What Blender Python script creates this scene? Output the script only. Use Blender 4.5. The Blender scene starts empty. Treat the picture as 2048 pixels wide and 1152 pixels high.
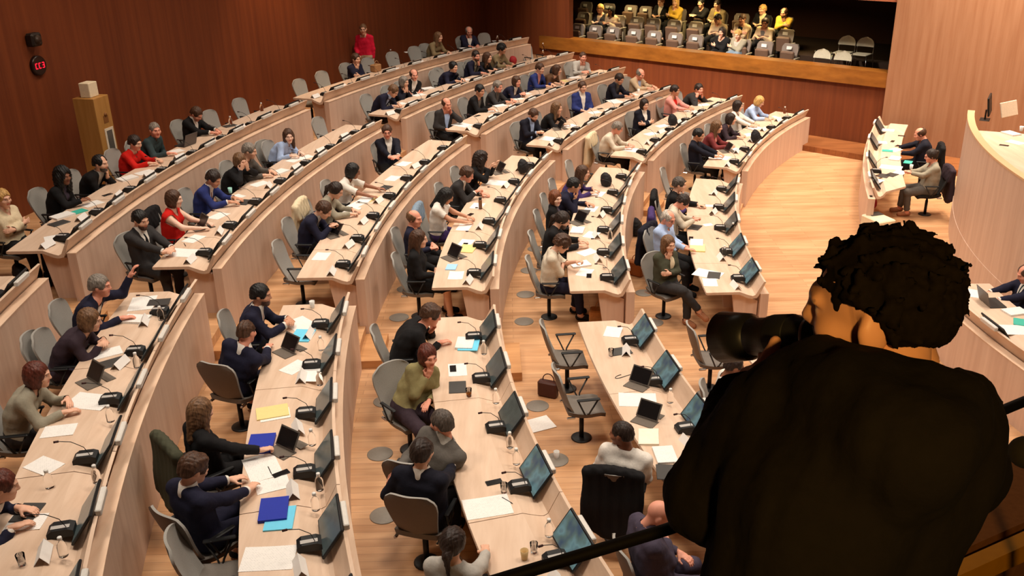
import bpy, math, random
import numpy as np
from mathutils import Vector, Matrix
PI = math.pi
SC = bpy.context.scene
COL = SC.collection
RNG = np.random.RandomState(7)
rnd = random.Random(11)
# ------------------------------------------------------------------ camera
FPX, PITCH, ROLL, CAMZ = 1905.2308, math.radians(23.36224), math.radians(-1.39919), 6.475
FW = np.array([0, math.cos(PITCH), -math.sin(PITCH)])
_r0 = np.array([1., 0, 0]); _u0 = np.cross(_r0, FW)
RT = _r0 * math.cos(ROLL) + _u0 * math.sin(ROLL)
UP = -_r0 * math.sin(ROLL) + _u0 * math.cos(ROLL)
def ray(x, y): return FW + (x - 1024) / FPX * RT - (y - 576) / FPX * UP
def at(x, y, z):
    """point of the horizontal plane z seen at photo pixel x, y"""
    d = ray(x, y); return np.array([0, 0, CAMZ]) + d * ((z - CAMZ) / d[2])
def atd(x, y, dep): return np.array([0, 0, CAMZ]) + ray(x, y) * dep
def onplane(x, y, A, n):
    d = ray(x, y); c = np.array([0, 0, CAMZ]); t = ((np.array(A) - c) @ n) / (d @ n); return c + d * t
cd = bpy.data.cameras.new('camera'); cam = bpy.data.objects.new('camera', cd); COL.objects.link(cam)
M = Matrix(((RT[0], UP[0], -FW[0], 0), (RT[1], UP[1], -FW[1], 0), (RT[2], UP[2], -FW[2], CAMZ), (0, 0, 0, 1)))
cam.matrix_world = M
cd.sensor_width = 36; cd.lens = FPX / 2048 * 36; cd.clip_start = .05; cd.clip_end = 200
SC.camera = cam
# ------------------------------------------------------------------ rows of the hemicycle: centre x, y, radius of panel face, cap height
ROW = {1: (20.717, 12.782, 16.956, .78), 2: (19.792, 12.523, 18.047, 1.01), 3: (19.046, 11.996, 19.229, 1.257),
       4: (19.811, 11.72, 21.821, 1.484), 5: (19.126, 11.611, 23.011, 1.745), 6: (18.188, 11.629, 23.969, 2.016)}
def capz(k): return ROW[k][3]
def flz(k): return ROW[k][3] - .70
def tabz(k): return ROW[k][3] + .04
def rp(k, ang, off, z=0.):
    cx, cy, R, _ = ROW[k]; a = math.radians(ang); return np.array([cx + (R + off) * math.cos(a), cy + (R + off) * math.sin(a), z])
def pol(k, P):
    cx, cy, R, _ = ROW[k]; return math.degrees(math.atan2(P[1] - cy, P[0] - cx)) % 360, math.hypot(P[0] - cx, P[1] - cy) - R
def seat_yaw(ang): return math.radians(ang) + PI / 2      # local +y looks at the centre
# ------------------------------------------------------------------ materials
MATS = {}
def lin(c):
    return tuple(((v / 12.92) if v <= .04045 else ((v + .055) / 1.055) ** 2.4) for v in c)
def nmat(name):
    m = bpy.data.materials.new(name); m.use_nodes = True
    return m, m.node_tree, m.node_tree.nodes['Principled BSDF']
def mat(name, col, rough=.6, metal=0., noise=.06, nscale=30., bump=0., spec=.4, emit=None, estr=0., trans=0., coat=0.):
    """plain procedural material: colour broken up by a little noise; col in sRGB 0-1"""
    if name in MATS: return MATS[name]
    m, nt, b = nmat(name); N = nt.nodes; L = nt.links
    c = lin(col)
    b.inputs['Roughness'].default_value = rough; b.inputs['Metallic'].default_value = metal
    b.inputs['Specular IOR Level'].default_value = spec
    if trans: b.inputs['Transmission Weight'].default_value = trans
    if coat: b.inputs['Coat Weight'].default_value = coat
    if noise or bump:
        tc = N.new('ShaderNodeTexCoord'); nz = N.new('ShaderNodeTexNoise'); nz.inputs['Scale'].default_value = nscale; nz.inputs['Detail'].default_value = 3
        L.new(tc.outputs['Object'], nz.inputs['Vector'])
        mx = N.new('ShaderNodeMix'); mx.data_type = 'RGBA'
        mx.inputs['A'].default_value = tuple(v * (1 - noise * 2) for v in c) + (1,)
        mx.inputs['B'].default_value = tuple(min(1, v * (1 + noise * 2)) for v in c) + (1,)
        L.new(nz.outputs['Fac'], mx.inputs['Factor']); L.new(mx.outputs['Result'], b.inputs['Base Color'])
        if bump:
            bp = N.new('ShaderNodeBump'); bp.inputs['Strength'].default_value = bump; bp.inputs['Distance'].default_value = .01
            L.new(nz.outputs['Fac'], bp.inputs['Height']); L.new(bp.outputs['Normal'], b.inputs['Normal'])
    else: b.inputs['Base Color'].default_value = c + (1,)
    if emit is not None:
        b.inputs['Emission Color'].default_value = lin(emit) + (1,); b.inputs['Emission Strength'].default_value = estr
    MATS[name] = m; return m
def wood(name, c1, c2, stretch=(1, 1, .06), scale=14., rough=.5, board=None, spec=.3, rot=0.):
    """streaky grain along the squeezed axis; board = (length, width, axis) cuts it into strips"""
    if name in MATS: return MATS[name]
    m, nt, b = nmat(name); N = nt.nodes; L = nt.links
    tc = N.new('ShaderNodeTexCoord'); mp = N.new('ShaderNodeMapping'); mp.inputs['Scale'].default_value = stretch; mp.inputs['Rotation'].default_value = (0, 0, rot)
    L.new(tc.outputs['Object'], mp.inputs['Vector'])
    nz = N.new('ShaderNodeTexNoise'); nz.inputs['Scale'].default_value = scale; nz.inputs['Detail'].default_value = 5; nz.inputs['Roughness'].default_value = .6
    L.new(mp.outputs['Vector'], nz.inputs['Vector'])
    rp_ = N.new('ShaderNodeValToRGB'); rp_.color_ramp.elements[0].position = .3; rp_.color_ramp.elements[1].position = .72
    rp_.color_ramp.elements[0].color = lin(c1) + (1,); rp_.color_ramp.elements[1].color = lin(c2) + (1,)
    L.new(nz.outputs['Fac'], rp_.inputs['Fac']); out = rp_.outputs['Color']
    if board:
        ln, wd, ax = board
        br = N.new('ShaderNodeTexBrick'); br.inputs['Scale'].default_value = 1; br.inputs['Brick Width'].default_value = ln; br.inputs['Row Height'].default_value = wd
        br.inputs['Mortar Size'].default_value = wd * .02; br.inputs['Mortar'].default_value = (.35, .3, .28, 1)
        br.inputs['Color1'].default_value = (.78, .74, .7, 1); br.inputs['Color2'].default_value = (1, 1, 1, 1); br.offset = .37
        m2 = N.new('ShaderNodeMapping')
        if ax == 'v': m2.inputs['Rotation'].default_value = (0, PI / 2, 0)      # boards run along z
        if ax == 'h': m2.inputs['Rotation'].default_value = (0, 0, rot)
        L.new(tc.outputs['Object'], m2.inputs['Vector']); L.new(m2.outputs['Vector'], br.inputs['Vector'])
        mu = N.new('ShaderNodeMix'); mu.data_type = 'RGBA'; mu.blend_type = 'MULTIPLY'; mu.inputs['Factor'].default_value = .8
        L.new(out, mu.inputs['A']); L.new(br.outputs['Color'], mu.inputs['B']); out = mu.outputs['Result']
    L.new(out, b.inputs['Base Color']); b.inputs['Roughness'].default_value = rough; b.inputs['Specular IOR Level'].default_value = spec
    MATS[name] = m; return m
W_TOP = wood('pale oak desk top', (.80, .68, .58), (.875, .77, .68), (1, .12, 1), 9, .42)
W_PAN = wood('rosy pale veneer', (.79, .665, .585), (.86, .75, .67), (1, 1, .05), 10, .5)
W_CAP = wood('pale oak cap', (.84, .71, .60), (.90, .79, .69), (1, .15, 1), 12, .42)
W_FLOOR = wood('oak strip floor', (.76, .56, .39), (.88, .70, .53), (.12, 1, 1), 7, .4, (1.9, .11, 'f'), .3)
W_STEP = wood('brown oak step', (.70, .49, .31), (.82, .61, .41), (.12, 1, 1), 8, .45)
W_DARK = wood('red brown wall veneer', (.385, .185, .095), (.475, .245, .125), (1, 1, .03), 8, .55)
W_PINE = wood('pale strip wall', (.80, .58, .43), (.90, .70, .55), (1, 1, .05), 9, .5, (3.1, .16, 'v'))
W_GOLD = wood('golden ledge wood', (.47, .28, .10), (.60, .38, .15), (.3, .3, 1), 6, .35)
W_CABN = wood('honey oak cabinet', (.64, .46, .23), (.72, .54, .30), (1, 1, .08), 10, .5)
BLACK = mat('black plastic', (.07, .07, .075), .45, noise=.03)
DGREY = mat('dark grey plastic', (.16, .155, .15), .5, noise=.03)
SILVER = mat('silver strip', (.62, .61, .60), .35, .4, noise=.02)
CHROME = mat('chrome', (.8, .8, .8), .18, 1., noise=0)
PAPER = mat('white paper', (.93, .92, .90), .8, noise=.01)
WHITEP = mat('white plastic', (.88, .87, .85), .5, noise=.02)
CHGREY = mat('grey chair fabric', (.60, .585, .56), .85, noise=.05, nscale=90, bump=.15)
CHSEAT = mat('taupe seat fabric', (.45, .42, .39), .85, noise=.06, nscale=90, bump=.2)
DISC = mat('grey floor disc', (.52, .49, .45), .5, noise=.05)
GLASS = mat('clear glass', (1., 1., 1.), .03, noise=0, trans=1., spec=.5); GLASS.node_tree.nodes['Principled BSDF'].inputs['IOR'].default_value = 1.2
# ------------------------------------------------------------------ meshes
class MB:
    def __init__(s): s.v = []; s.f = []; s.sm = []; s.mi = []; s.n = 0
    def add(s, V, F, smooth=False, mi=0):
        V = np.asarray(V, float).reshape(-1, 3)
        for f in F: s.f.append([i + s.n for i in f]); s.sm.append(smooth); s.mi.append(mi)
        s.v.append(V); s.n += len(V); return s
    def box(s, c, d, R=None, bev=0., mi=0, taper=1.):
        x, y, z = np.asarray(d, float) / 2; b = min(bev, x * .9, y * .9, z * .9)
        if b <= 0:
            V = [(-x, -y, -z), (x, -y, -z), (x, y, -z), (-x, y, -z), (-x * taper, -y * taper, z), (x * taper, -y * taper, z), (x * taper, y * taper, z), (-x * taper, y * taper, z)]
            F = [(0, 3, 2, 1), (4, 5, 6, 7), (0, 1, 5, 4), (1, 2, 6, 5), (2, 3, 7, 6), (3, 0, 4, 7)]
        else:
            def ring(hx, hy, r, zz):
                return [(-hx + r, -hy, zz), (hx - r, -hy, zz), (hx, -hy + r, zz), (hx, hy - r, zz), (hx - r, hy, zz), (-hx + r, hy, zz), (-hx, hy - r, zz), (-hx, -hy + r, zz)]
            V = ring(x - b, y - b, b * .4, -z) + ring(x, y, b, -z + b) + ring(x, y, b, z - b) + ring(x - b, y - b, b * .4, z)
            F = [tuple(range(7, -1, -1)), tuple(range(24, 32))]
            for k in range(3):
                for i in range(8): j = (i + 1) % 8; F.append((k * 8 + i, k * 8 + j, k * 8 + 8 + j, k * 8 + 8 + i))
        V = np.array(V)
        if R is not None: V = V @ np.asarray(R).T
        return s.add(V + np.asarray(c, float), F, False, mi)
    def lathe(s, prof, c=(0, 0, 0), n=16, mi=0, R=None, smooth=True, cap=True):
        V = []; F = []
        for r, z in prof:
            for i in range(n): a = 2 * PI * i / n; V.append((r * math.cos(a), r * math.sin(a), z))
        for k in range(len(prof) - 1):
            for i in range(n): j = (i + 1) % n; F.append((k * n + i, k * n + j, k * n + n + j, k * n + n + i))
        if cap: F.append(tuple(range(n - 1, -1, -1))); F.append(tuple(range((len(prof) - 1) * n, len(prof) * n)))
        V = np.array(V)
        if R is not None: V = V @ np.asarray(R).T
        return s.add(V + np.asarray(c, float), F, smooth, mi)
    def tube(s, pts, r, n=8, mi=0, smooth=True):
        P = np.asarray(pts, float); rr = np.broadcast_to(np.asarray(r, float), (len(P),)); V = []; F = []
        T = np.gradient(P, axis=0); T /= np.linalg.norm(T, axis=1)[:, None] + 1e-9
        ref = np.array([0, 0, 1.]) if abs(T[0][2]) < .9 else np.array([1., 0, 0])
        a = np.cross(T[0], ref); a /= np.linalg.norm(a)
        for i in range(len(P)):
            a = a - T[i] * (a @ T[i]); a /= np.linalg.norm(a) + 1e-9; b = np.cross(T[i], a)
            for j in range(n): th = 2 * PI * j / n; V.append(P[i] + rr[i] * (a * math.cos(th) + b * math.sin(th)))
        for i in range(len(P) - 1):
            for j in range(n): k = (j + 1) % n; F.append((i * n + j, i * n + k, i * n + n + k, i * n + n + j))
        F.append(tuple(range(n - 1, -1, -1))); F.append(tuple(range((len(P) - 1) * n, len(P) * n)))
        return s.add(V, F, smooth, mi)
    def grid(s, G, smooth=True, mi=0, close=False):
        """G: array (a, b, 3); close: wrap the second index"""
        a, b, _ = G.shape; F = []
        for i in range(a - 1):
            for j in range(b if close else b - 1):
                k = (j + 1) % b; F.append((i * b + j, i * b + k, (i + 1) * b + k, (i + 1) * b + j))
        return s.add(G.reshape(-1, 3), F, smooth, mi)
    def build(s, name, m, parent=None, loc=None):
        me = bpy.data.meshes.new(name)
        V = np.concatenate(s.v) if s.v else np.zeros((0, 3))
        me.from_pydata(V.tolist(), [], s.f)
        me.polygons.foreach_set('use_smooth', s.sm)
        ms = m if isinstance(m, (list, tuple)) else [m]
        for q in ms: me.materials.append(q)
        if len(ms) > 1: me.polygons.foreach_set('material_index', s.mi)
        me.update(); o = bpy.data.objects.new(name, me); COL.objects.link(o)
        if parent is not None: o.parent = parent
        if loc is not None: o.location = tuple(loc)
        return o
def rotz(a): c, s_ = math.cos(a), math.sin(a); return np.array([[c, -s_, 0], [s_, c, 0], [0, 0, 1.]])
def rotx(a): c, s_ = math.cos(a), math.sin(a); return np.array([[1., 0, 0], [0, c, -s_], [0, s_, c]])
def roty(a): c, s_ = math.cos(a), math.sin(a); return np.array([[c, 0, s_], [0, 1., 0], [-s_, 0, c]])
def tag(o, label, cat, group=None):
    o['label'] = label; o['category'] = cat
    if group: o['group'] = group
    return o
def struct(o): o['kind'] = 'structure'; return o
def thing(name, label, cat, loc=(0, 0, 0), rz=0., group=None):
    o = bpy.data.objects.new(name, None); COL.objects.link(o); o.empty_display_size = .1
    o.location = tuple(loc); o.rotation_euler = (0, 0, rz); return tag(o, label, cat, group)
CHILD = {}
def kids(o):
    return [c for c in bpy.data.objects if c.parent == o]
def proto_of(o):
    """remember a thing's parts (and their sub-parts) for copying"""
    CHILD[o.name] = [(c, kids(c)) for c in kids(o)]; return o
def dup(o, loc, rz, label, group=None):
    r = o.copy(); COL.objects.link(r); r.location = tuple(loc); r.rotation_euler = (0, 0, rz); r['label'] = label
    if group: r['group'] = group
    for c, gs in CHILD.get(o.name, []):
        d = c.copy(); COL.objects.link(d); d.parent = r
        for g in gs: e = g.copy(); COL.objects.link(e); e.parent = d
    return r
def drop(o):
    for c, gs in CHILD.get(o.name, []):
        for g in gs: bpy.data.objects.remove(g)
        bpy.data.objects.remove(c)
    bpy.data.objects.remove(o)
# ------------------------------------------------------------------ sectors (start / end angle of each row's desk)
SEC = {'A': {6: (181.5, 201), 5: (181.45, 201), 4: (181.6, 201), 3: (182.6, 201), 2: (183.5, 201), 1: (184., 201)},
       'B': {6: (159.07, 179.47), 5: (160.24, 179.42), 4: (160.58, 179.34), 3: (160.41, 179.82), 2: (161.26, 180.4), 1: (161.6, 180.15)},
       'C': {6: (136.8, 157.32), 5: (138.3, 157.9), 4: (139.3, 158.37), 3: (139.5, 157.95), 2: (139.5, 158.6), 1: (140.9, 158.65)}}
NSEAT = {'A': {6: 8, 5: 8, 4: 7, 3: 6, 2: 6, 1: 5}, 'B': {6: 8, 5: 7, 4: 7, 3: 6, 2: 6, 1: 5}, 'C': {6: 8, 5: 8, 4: 7, 3: 6, 2: 6, 1: 5}}
RNAME = {1: 'front', 2: 'second', 3: 'third', 4: 'fourth', 5: 'fifth', 6: 'back'}
SNAME = {'A': 'near', 'B': 'middle', 'C': 'far'}
def arc_pts(k, a0, a1, off, z, n):
    return np.array([rp(k, a, off, z) for a in np.linspace(a0, a1, n)])
def sweep(mb, k, a0, a1, prof, n=36, smooth=False, mi=0):
    """closed cross-section prof [(off, z)] swept along row k's arc, capped at both ends"""
    A = np.linspace(a0, a1, n); P = len(prof)
    G = np.array([[rp(k, a, o, z) for (o, z) in prof] for a in A])
    F = []
    for i in range(n - 1):
        for j in range(P): q = (j + 1) % P; F.append((i * P + j, i * P + q, (i + 1) * P + q, (i + 1) * P + j))
    F.append(tuple(range(P - 1, -1, -1))); F.append(tuple(range((n - 1) * P, n * P)))
    mb.add(G.reshape(-1, 3), F, smooth, mi); return mb
def prof_smooth(pts, n=5):
    return pts
# --- tier floors: tier k lies between the panel of row k and the panel of row k+1
ANG = np.linspace(130, 204, 60)
def band(k0, off0, k1, off1, z, name):
    mb = MB(); A = np.array([rp(k0, a, off0, z) for a in ANG]); B = np.array([rp(k1, a, off1, z) for a in ANG])
    A2 = A - [0, 0, .3]; B2 = B - [0, 0, .3]
    mb.grid(np.stack([A, B]), False); mb.grid(np.stack([A2, A]), False); mb.grid(np.stack([B, B2]), False); mb.grid(np.stack([B2, A2]), False)
    return struct(mb.build(name, W_FLOOR))
mb = MB(); mb.box((6, 14, -.1), (60, 60, .2)); struct(mb.build('floor', W_FLOOR))
for k in range(1, 6): band(k, .04, k + 1, .05, flz(k), 'floor_tier_%d' % k)
band(6, .04, 6, 5.2, flz(6), 'floor_tier_6')
# --- aisle steps: one half step in front of every tier rise
for nm, sa, sb in (('near', 'A', 'B'), ('far', 'B', 'C')):
    for k in range(1, 7):
        if sa == 'A': a0, a1 = SEC['B'][k][1] + .05, SEC['A'][k][0] - .05
        else: a0, a1 = SEC['C'][k][1] + .05, SEC['B'][k][0] - .05
        lo = flz(k - 1) if k > 1 else 0.; hi = flz(k)
        if hi - lo < .15: continue
        mb = MB(); sweep(mb, k, a0, a1, [(-.27, lo), (.04, lo), (.04, lo + (hi - lo) / 2), (-.27, lo + (hi - lo) / 2)], 4)
        o = struct(mb.build('trim_%d' % (k + (10 if nm == 'far' else 0)), W_STEP))
# --- left wall: gently curved veneer from the far corner round behind the back row
GA = at(1085, 95, 1.56); GB = at(1775, 175, 1.56)
GD = (GB - GA); GD[2] = 0; GD /= np.linalg.norm(GD); GN = np.array([-GD[1], GD[0], 0])
if GN[1] < 0: GN = -GN
def gp(t, s, z): P = GA + GD * t + GN * s; P[2] = z; return P
WALLP = np.array([gp(-2.56, 0, 0)[:2], (-2.3, 29.0), (-4.1, 25.4), (-6.35, 21.0), (-8.2, 16.0), (-9.0, 11.6), (-9.1, 6.5), (-8.2, 1.0), (-6.8, -3.0)])
def smooth_poly(P, n=8):
    out = []
    for i in range(len(P) - 1):
        p0 = P[max(i - 1, 0)]; p1 = P[i]; p2 = P[i + 1]; p3 = P[min(i + 2, len(P) - 1)]
        for t in np.linspace(0, 1, n, endpoint=False):
            out.append(.5 * ((2 * p1) + (-p0 + p2) * t + (2 * p0 - 5 * p1 + 4 * p2 - p3) * t * t + (-p0 + 3 * p1 - 3 * p2 + p3) * t ** 3))
    out.append(P[-1]); return np.array(out)
WC = smooth_poly(WALLP)
CEIL = 9.2
def wall_strip(C, z0, z1, th, name, m):
    mb = MB(); T = np.gradient(C, axis=0); T /= np.linalg.norm(T, axis=1)[:, None]; Nn = np.stack([-T[:, 1], T[:, 0]], 1)
    def L(P, z): return np.column_stack([P, np.full(len(P), z)])
    O = C - Nn * th
    mb.grid(np.stack([L(C, z0), L(C, z1), L(O, z1), L(O, z0), L(C, z0)]), False); return mb.build(name, m)
# room lies on the +normal side; walk from the far corner to the near end -> normal must point right of the walk
o = struct(wall_strip(WC[::-1], 0, CEIL, -.2, 'wall_left', W_DARK))
def wall_hit(x, y):
    """where the photo ray meets the left wall"""
    d = ray(x, y); best = None
    for i in range(len(WC) - 1):
        a = WC[i]; b = WC[i + 1]; n = np.array([-(b - a)[1], (b - a)[0]]); den = d[:2] @ n
        if abs(den) < 1e-9: continue
        t = (a @ n) / den; P = d * t; u = ((P[:2] - a) @ (b - a)) / ((b - a) @ (b - a))
        if t > 0 and -.01 <= u <= 1.01 and (best is None or t < best[0]):
            nn = n / np.linalg.norm(n); nn = nn if nn @ d[:2] < 0 else -nn
            best = (t, P + [0, 0, CAMZ], np.array([nn[0], nn[1], 0]))
    return best[1], best[2]
# --- back wall with the public gallery
def gbox(mb, t0, t1, s0, s1, z0, z1, mi=0):
    C = gp((t0 + t1) / 2, (s0 + s1) / 2, (z0 + z1) / 2); R = np.column_stack([GD, GN, [0, 0, 1]])
    return mb.box(C, (abs(t1 - t0), abs(s1 - s0), abs(z1 - z0)), R, 0, mi)
GL = np.linalg.norm((GB - GA)[:2])      # the ledge runs from t = 0 to t = GL
TO = 1.04                                # left jamb of the opening
mb = MB(); gbox(mb, -2.6, GL, 0, .2, 0, 1.56); gbox(mb, -2.6, TO, .001, .2, 1.56, CEIL); gbox(mb, TO, GL + .2, .001, .2, 3.56, CEIL)
struct(mb.build('wall_back', W_DARK))
mb = MB(); gbox(mb, -.05, GL, -.10, .02, 1.56, 1.90); gbox(mb, -.05, GL, -.10, .32, 1.90, 1.925)
V = mb.v
o = mb.build('gallery_ledge', W_GOLD); tag(o, 'golden wood ledge running along the front of the public gallery', 'ledge')
mb = MB()
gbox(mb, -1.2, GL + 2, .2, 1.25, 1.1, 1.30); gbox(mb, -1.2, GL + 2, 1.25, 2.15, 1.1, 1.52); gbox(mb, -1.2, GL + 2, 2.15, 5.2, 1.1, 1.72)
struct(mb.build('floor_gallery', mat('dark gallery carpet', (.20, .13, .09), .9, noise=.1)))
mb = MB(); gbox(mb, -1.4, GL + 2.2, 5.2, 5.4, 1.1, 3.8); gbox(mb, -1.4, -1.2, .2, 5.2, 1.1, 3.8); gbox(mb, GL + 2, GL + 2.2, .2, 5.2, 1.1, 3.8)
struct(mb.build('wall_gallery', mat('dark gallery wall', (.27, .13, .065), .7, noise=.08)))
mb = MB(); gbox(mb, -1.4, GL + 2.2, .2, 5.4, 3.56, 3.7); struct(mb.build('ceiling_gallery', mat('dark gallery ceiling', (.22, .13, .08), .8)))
mb = MB(); gbox(mb, TO, GL + .2, -.03, .2, 3.56, 3.8); struct(mb.build('trim_30', mat('rosy beam', (.62, .36, .25), .5)))
# --- pale strip wall right of the gallery
mb = MB(); gbox(mb, GL, GL + 9, -.12, .2, 0, CEIL)
o = mb.build('wall_right', W_PINE)
# rebuild in its own frame so that the strips run along its face
me = o.data; Rm = Matrix((tuple(GD) + (0,), tuple(GN) + (0,), (0, 0, 1, 0), (0, 0, 0, 1)))
base = gp(GL, -.12, 0); me.transform(Rm @ Matrix.Translation(-Vector(base)))
o.location = tuple(base); o.rotation_euler = (0, 0, math.atan2(GD[1], GD[0])); struct(o)
mb = MB(); gbox(mb, 4.0, GL + 4, -1.15, -.12, 0, .14); struct(mb.build('trim_31', wood('dark oak step', (.52, .31, .17), (.63, .40, .23), (.12, 1, 1), 8, .5, (1.9, .11, 'f'))))
mb = MB(); mb.box((6, 12, CEIL + .1), (44, 50, .2)); struct(mb.build('ceiling', mat('dark ceiling', (.25, .18, .14), .8)))
# --- desks
def desk_row(sec, k):
    a0, a1 = SEC[sec][k]; c = capz(k); f0 = flz(k); low = flz(k - 1) if k > 1 else 0.
    am = (a0 + a1) / 2; base = rp(k, am, .4, f0)
    t = thing('curved_desk', 'long curved pale wood desk, %s row of the %s block of seats' % (RNAME[k], SNAME[sec]), 'desk', (0, 0, 0), 0, 'curved desks of the hemicycle')
    n = NSEAT[sec][k]
    def part(nm, prof, b0, b1, m, nn=30):
        mb_ = MB(); sweep(mb_, k, b0, b1, prof, nn); return mb_.build(nm, m, t)
    # worktop with its dip and raised lip, cut into modules of two seats
    top = [(.925, c + .012), (.92, c + .04), (.43, c + .04), (.29, c - .015), (.235, c - .03), (.195, c - .012), (.085, c + .195), (.055, c + .19), (.145, c - .02), (.17, c - .06), (.24, c - .075), (.31, c - .06), (.44, c - .0), (.90, c - .0)]
    cuts = list(range(0, n + 1, 2)); cuts = cuts if cuts[-1] == n else cuts + [n]
    for i in range(len(cuts) - 1):
        b0 = a0 + (a1 - a0) * cuts[i] / n; b1 = a0 + (a1 - a0) * cuts[i + 1] / n; g = .012
        part('worktop', top, b0 + (g if i else 0), b1 - (g if i < len(cuts) - 2 else 0), W_TOP, 12)
    p = part('front_panel', [(0, low), (.12, low), (.12, c - .012), (0, c - .012)], a0, a1, W_PAN)
    mb_ = MB(); sweep(mb_, k, a0, a1, [(-.004, c - .012), (.124, c - .012), (.124, c), (-.004, c)], 30); mb_.build('cap', W_CAP, p)
    for i in range(len(cuts)):      # slanted wooden trestles under the worktop
        b = a0 + (a1 - a0) * cuts[i] / n; b = min(max(b, a0 + .35), a1 - .35); hw = .03 / (ROW[k][2]) * 57.3
        part('trestle', [(.14, f0), (.42, f0), (.52, c - .001), (.30, c - .065), (.14, c - .14)], b - hw, b + hw, W_PAN, 2)
    return t
DESK = {}
for sec in 'ABC':
    for k in range(1, 7): DESK[sec, k] = desk_row(sec, k)
# ------------------------------------------------------------------ signed-distance bodies
def snets(F, o, h, iso):
    G = F - iso; ins = G < 0
    c = np.zeros(tuple(np.array(F.shape) - 1), np.int8)
    for a in (0, 1):
        for b in (0, 1):
            for d in (0, 1): c += ins[a:a + c.shape[0], b:b + c.shape[1], d:d + c.shape[2]]
    mask = (c > 0) & (c < 8); ci = np.argwhere(mask); n = len(ci)
    idx = np.full(c.shape, -1, np.int32); idx[mask] = np.arange(n)
    P = np.zeros((n, 3)); cnt = np.zeros(n)
    cor = [(a, b, d) for a in (0, 1) for b in (0, 1) for d in (0, 1)]
    val = {q: G[ci[:, 0] + q[0], ci[:, 1] + q[1], ci[:, 2] + q[2]] for q in cor}
    for q in cor:
        for ax in range(3):
            if q[ax]: continue
            r = list(q); r[ax] = 1; r = tuple(r); ga, gb = val[q], val[r]; m = (ga < 0) != (gb < 0)
            t = ga[m] / (ga[m] - gb[m]); e = np.tile(np.array(q, float), (m.sum(), 1)); e[:, ax] += t; P[m] += e; cnt[m] += 1
    V = np.asarray(o) + (ci + P / cnt[:, None]) * h
    Q = []
    for ax in range(3):
        sl0 = [slice(1, -1)] * 3; sl1 = [slice(1, -1)] * 3; sl0[ax] = slice(0, -1); sl1[ax] = slice(1, None)
        A = ins[tuple(sl0)]; B = ins[tuple(sl1)]; e = np.argwhere(A != B)
        if not len(e): continue
        flip = A[e[:, 0], e[:, 1], e[:, 2]]
        g = e + 1; g[:, ax] -= 1
        u, v = [(1, 2), (2, 0), (0, 1)][ax]
        def cell(du, dv):
            k = g.copy(); k[:, u] -= du; k[:, v] -= dv; return idx[k[:, 0], k[:, 1], k[:, 2]]
        q = np.stack([cell(1, 1), cell(0, 1), cell(0, 0), cell(1, 0)], 1)
        q[~flip] = q[~flip][:, ::-1]; Q.append(q)
    Q = np.concatenate(Q); Q = Q[(Q >= 0).all(1)]
    return V, Q
class Field:
    def __init__(s, lo, hi, h):
        s.lo = np.asarray(lo, float); s.h = h; s.n = np.ceil((np.asarray(hi) - s.lo) / h).astype(int) + 1
        s.F = np.full(s.n, .25, np.float32); s.B = np.full(s.n, .25, np.float32); s.L = np.full(s.n, -1, np.int8); s.T = np.zeros(s.n, np.float32)
        s.ax = [s.lo[i] + np.arange(s.n[i]) * h for i in range(3)]
    def _sub(s, lo, hi):
        a = np.clip(np.floor((lo - s.lo) / s.h).astype(int), 0, s.n - 1); b = np.clip(np.ceil((hi - s.lo) / s.h).astype(int) + 1, 1, s.n)
        b = np.maximum(b, a + 1); sl = tuple(slice(a[i], b[i]) for i in range(3))
        X = np.meshgrid(*[s.ax[i][sl[i]] for i in range(3)], indexing='ij'); return sl, X
    def _put(s, sl, d, k, tagv, t):
        F = s.F[sl]; hh = np.maximum(k - np.abs(F - d), 0) / k; s.F[sl] = np.minimum(F, d) - hh * hh * k * .25
        B = s.B[sl]; m = d < B; B[m] = d[m]; s.L[sl][m] = tagv; s.T[sl][m] = (t[m] if isinstance(t, np.ndarray) else t)
    def cap(s, a, b, ra, rb, k=.03, tagv=0, mg=.07):
        a = np.asarray(a, float); b = np.asarray(b, float); r = max(ra, rb) + mg
        sl, X = s._sub(np.minimum(a, b) - r, np.maximum(a, b) + r); ab = b - a; L2 = ab @ ab + 1e-12
        t = np.clip(((X[0] - a[0]) * ab[0] + (X[1] - a[1]) * ab[1] + (X[2] - a[2]) * ab[2]) / L2, 0, 1)
        d = np.sqrt((X[0] - a[0] - t * ab[0]) ** 2 + (X[1] - a[1] - t * ab[1]) ** 2 + (X[2] - a[2] - t * ab[2]) ** 2) - (ra + (rb - ra) * t)
        s._put(sl, d.astype(np.float32), k, tagv, t.astype(np.float32))
    def ell(s, c, r, R=None, k=.03, tagv=0, mg=.06, sub=False, ks=.015):
        c = np.asarray(c, float); r = np.asarray(r, float); m = r.max() + mg; sl, X = s._sub(c - m, c + m)
        q = np.stack([X[0] - c[0], X[1] - c[1], X[2] - c[2]], -1)
        if R is not None: q = q @ np.asarray(R)
        d = ((np.sqrt(((q / r) ** 2).sum(-1)) - 1) * r.min()).astype(np.float32)
        if sub:
            F = s.F[sl]; nd = -d; hh = np.maximum(ks - np.abs(F - nd), 0) / ks; s.F[sl] = np.maximum(F, nd) + hh * hh * ks * .25
        else: s._put(sl, d, k, tagv, 0.)
    def mesh(s, iso=0.): return snets(s.F, s.lo, s.h, iso)
    def lab(s, P):
        i = np.clip(np.rint((P - s.lo) / s.h).astype(int), 0, s.n - 1); return s.L[i[:, 0], i[:, 1], i[:, 2]], s.T[i[:, 0], i[:, 1], i[:, 2]]
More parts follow.
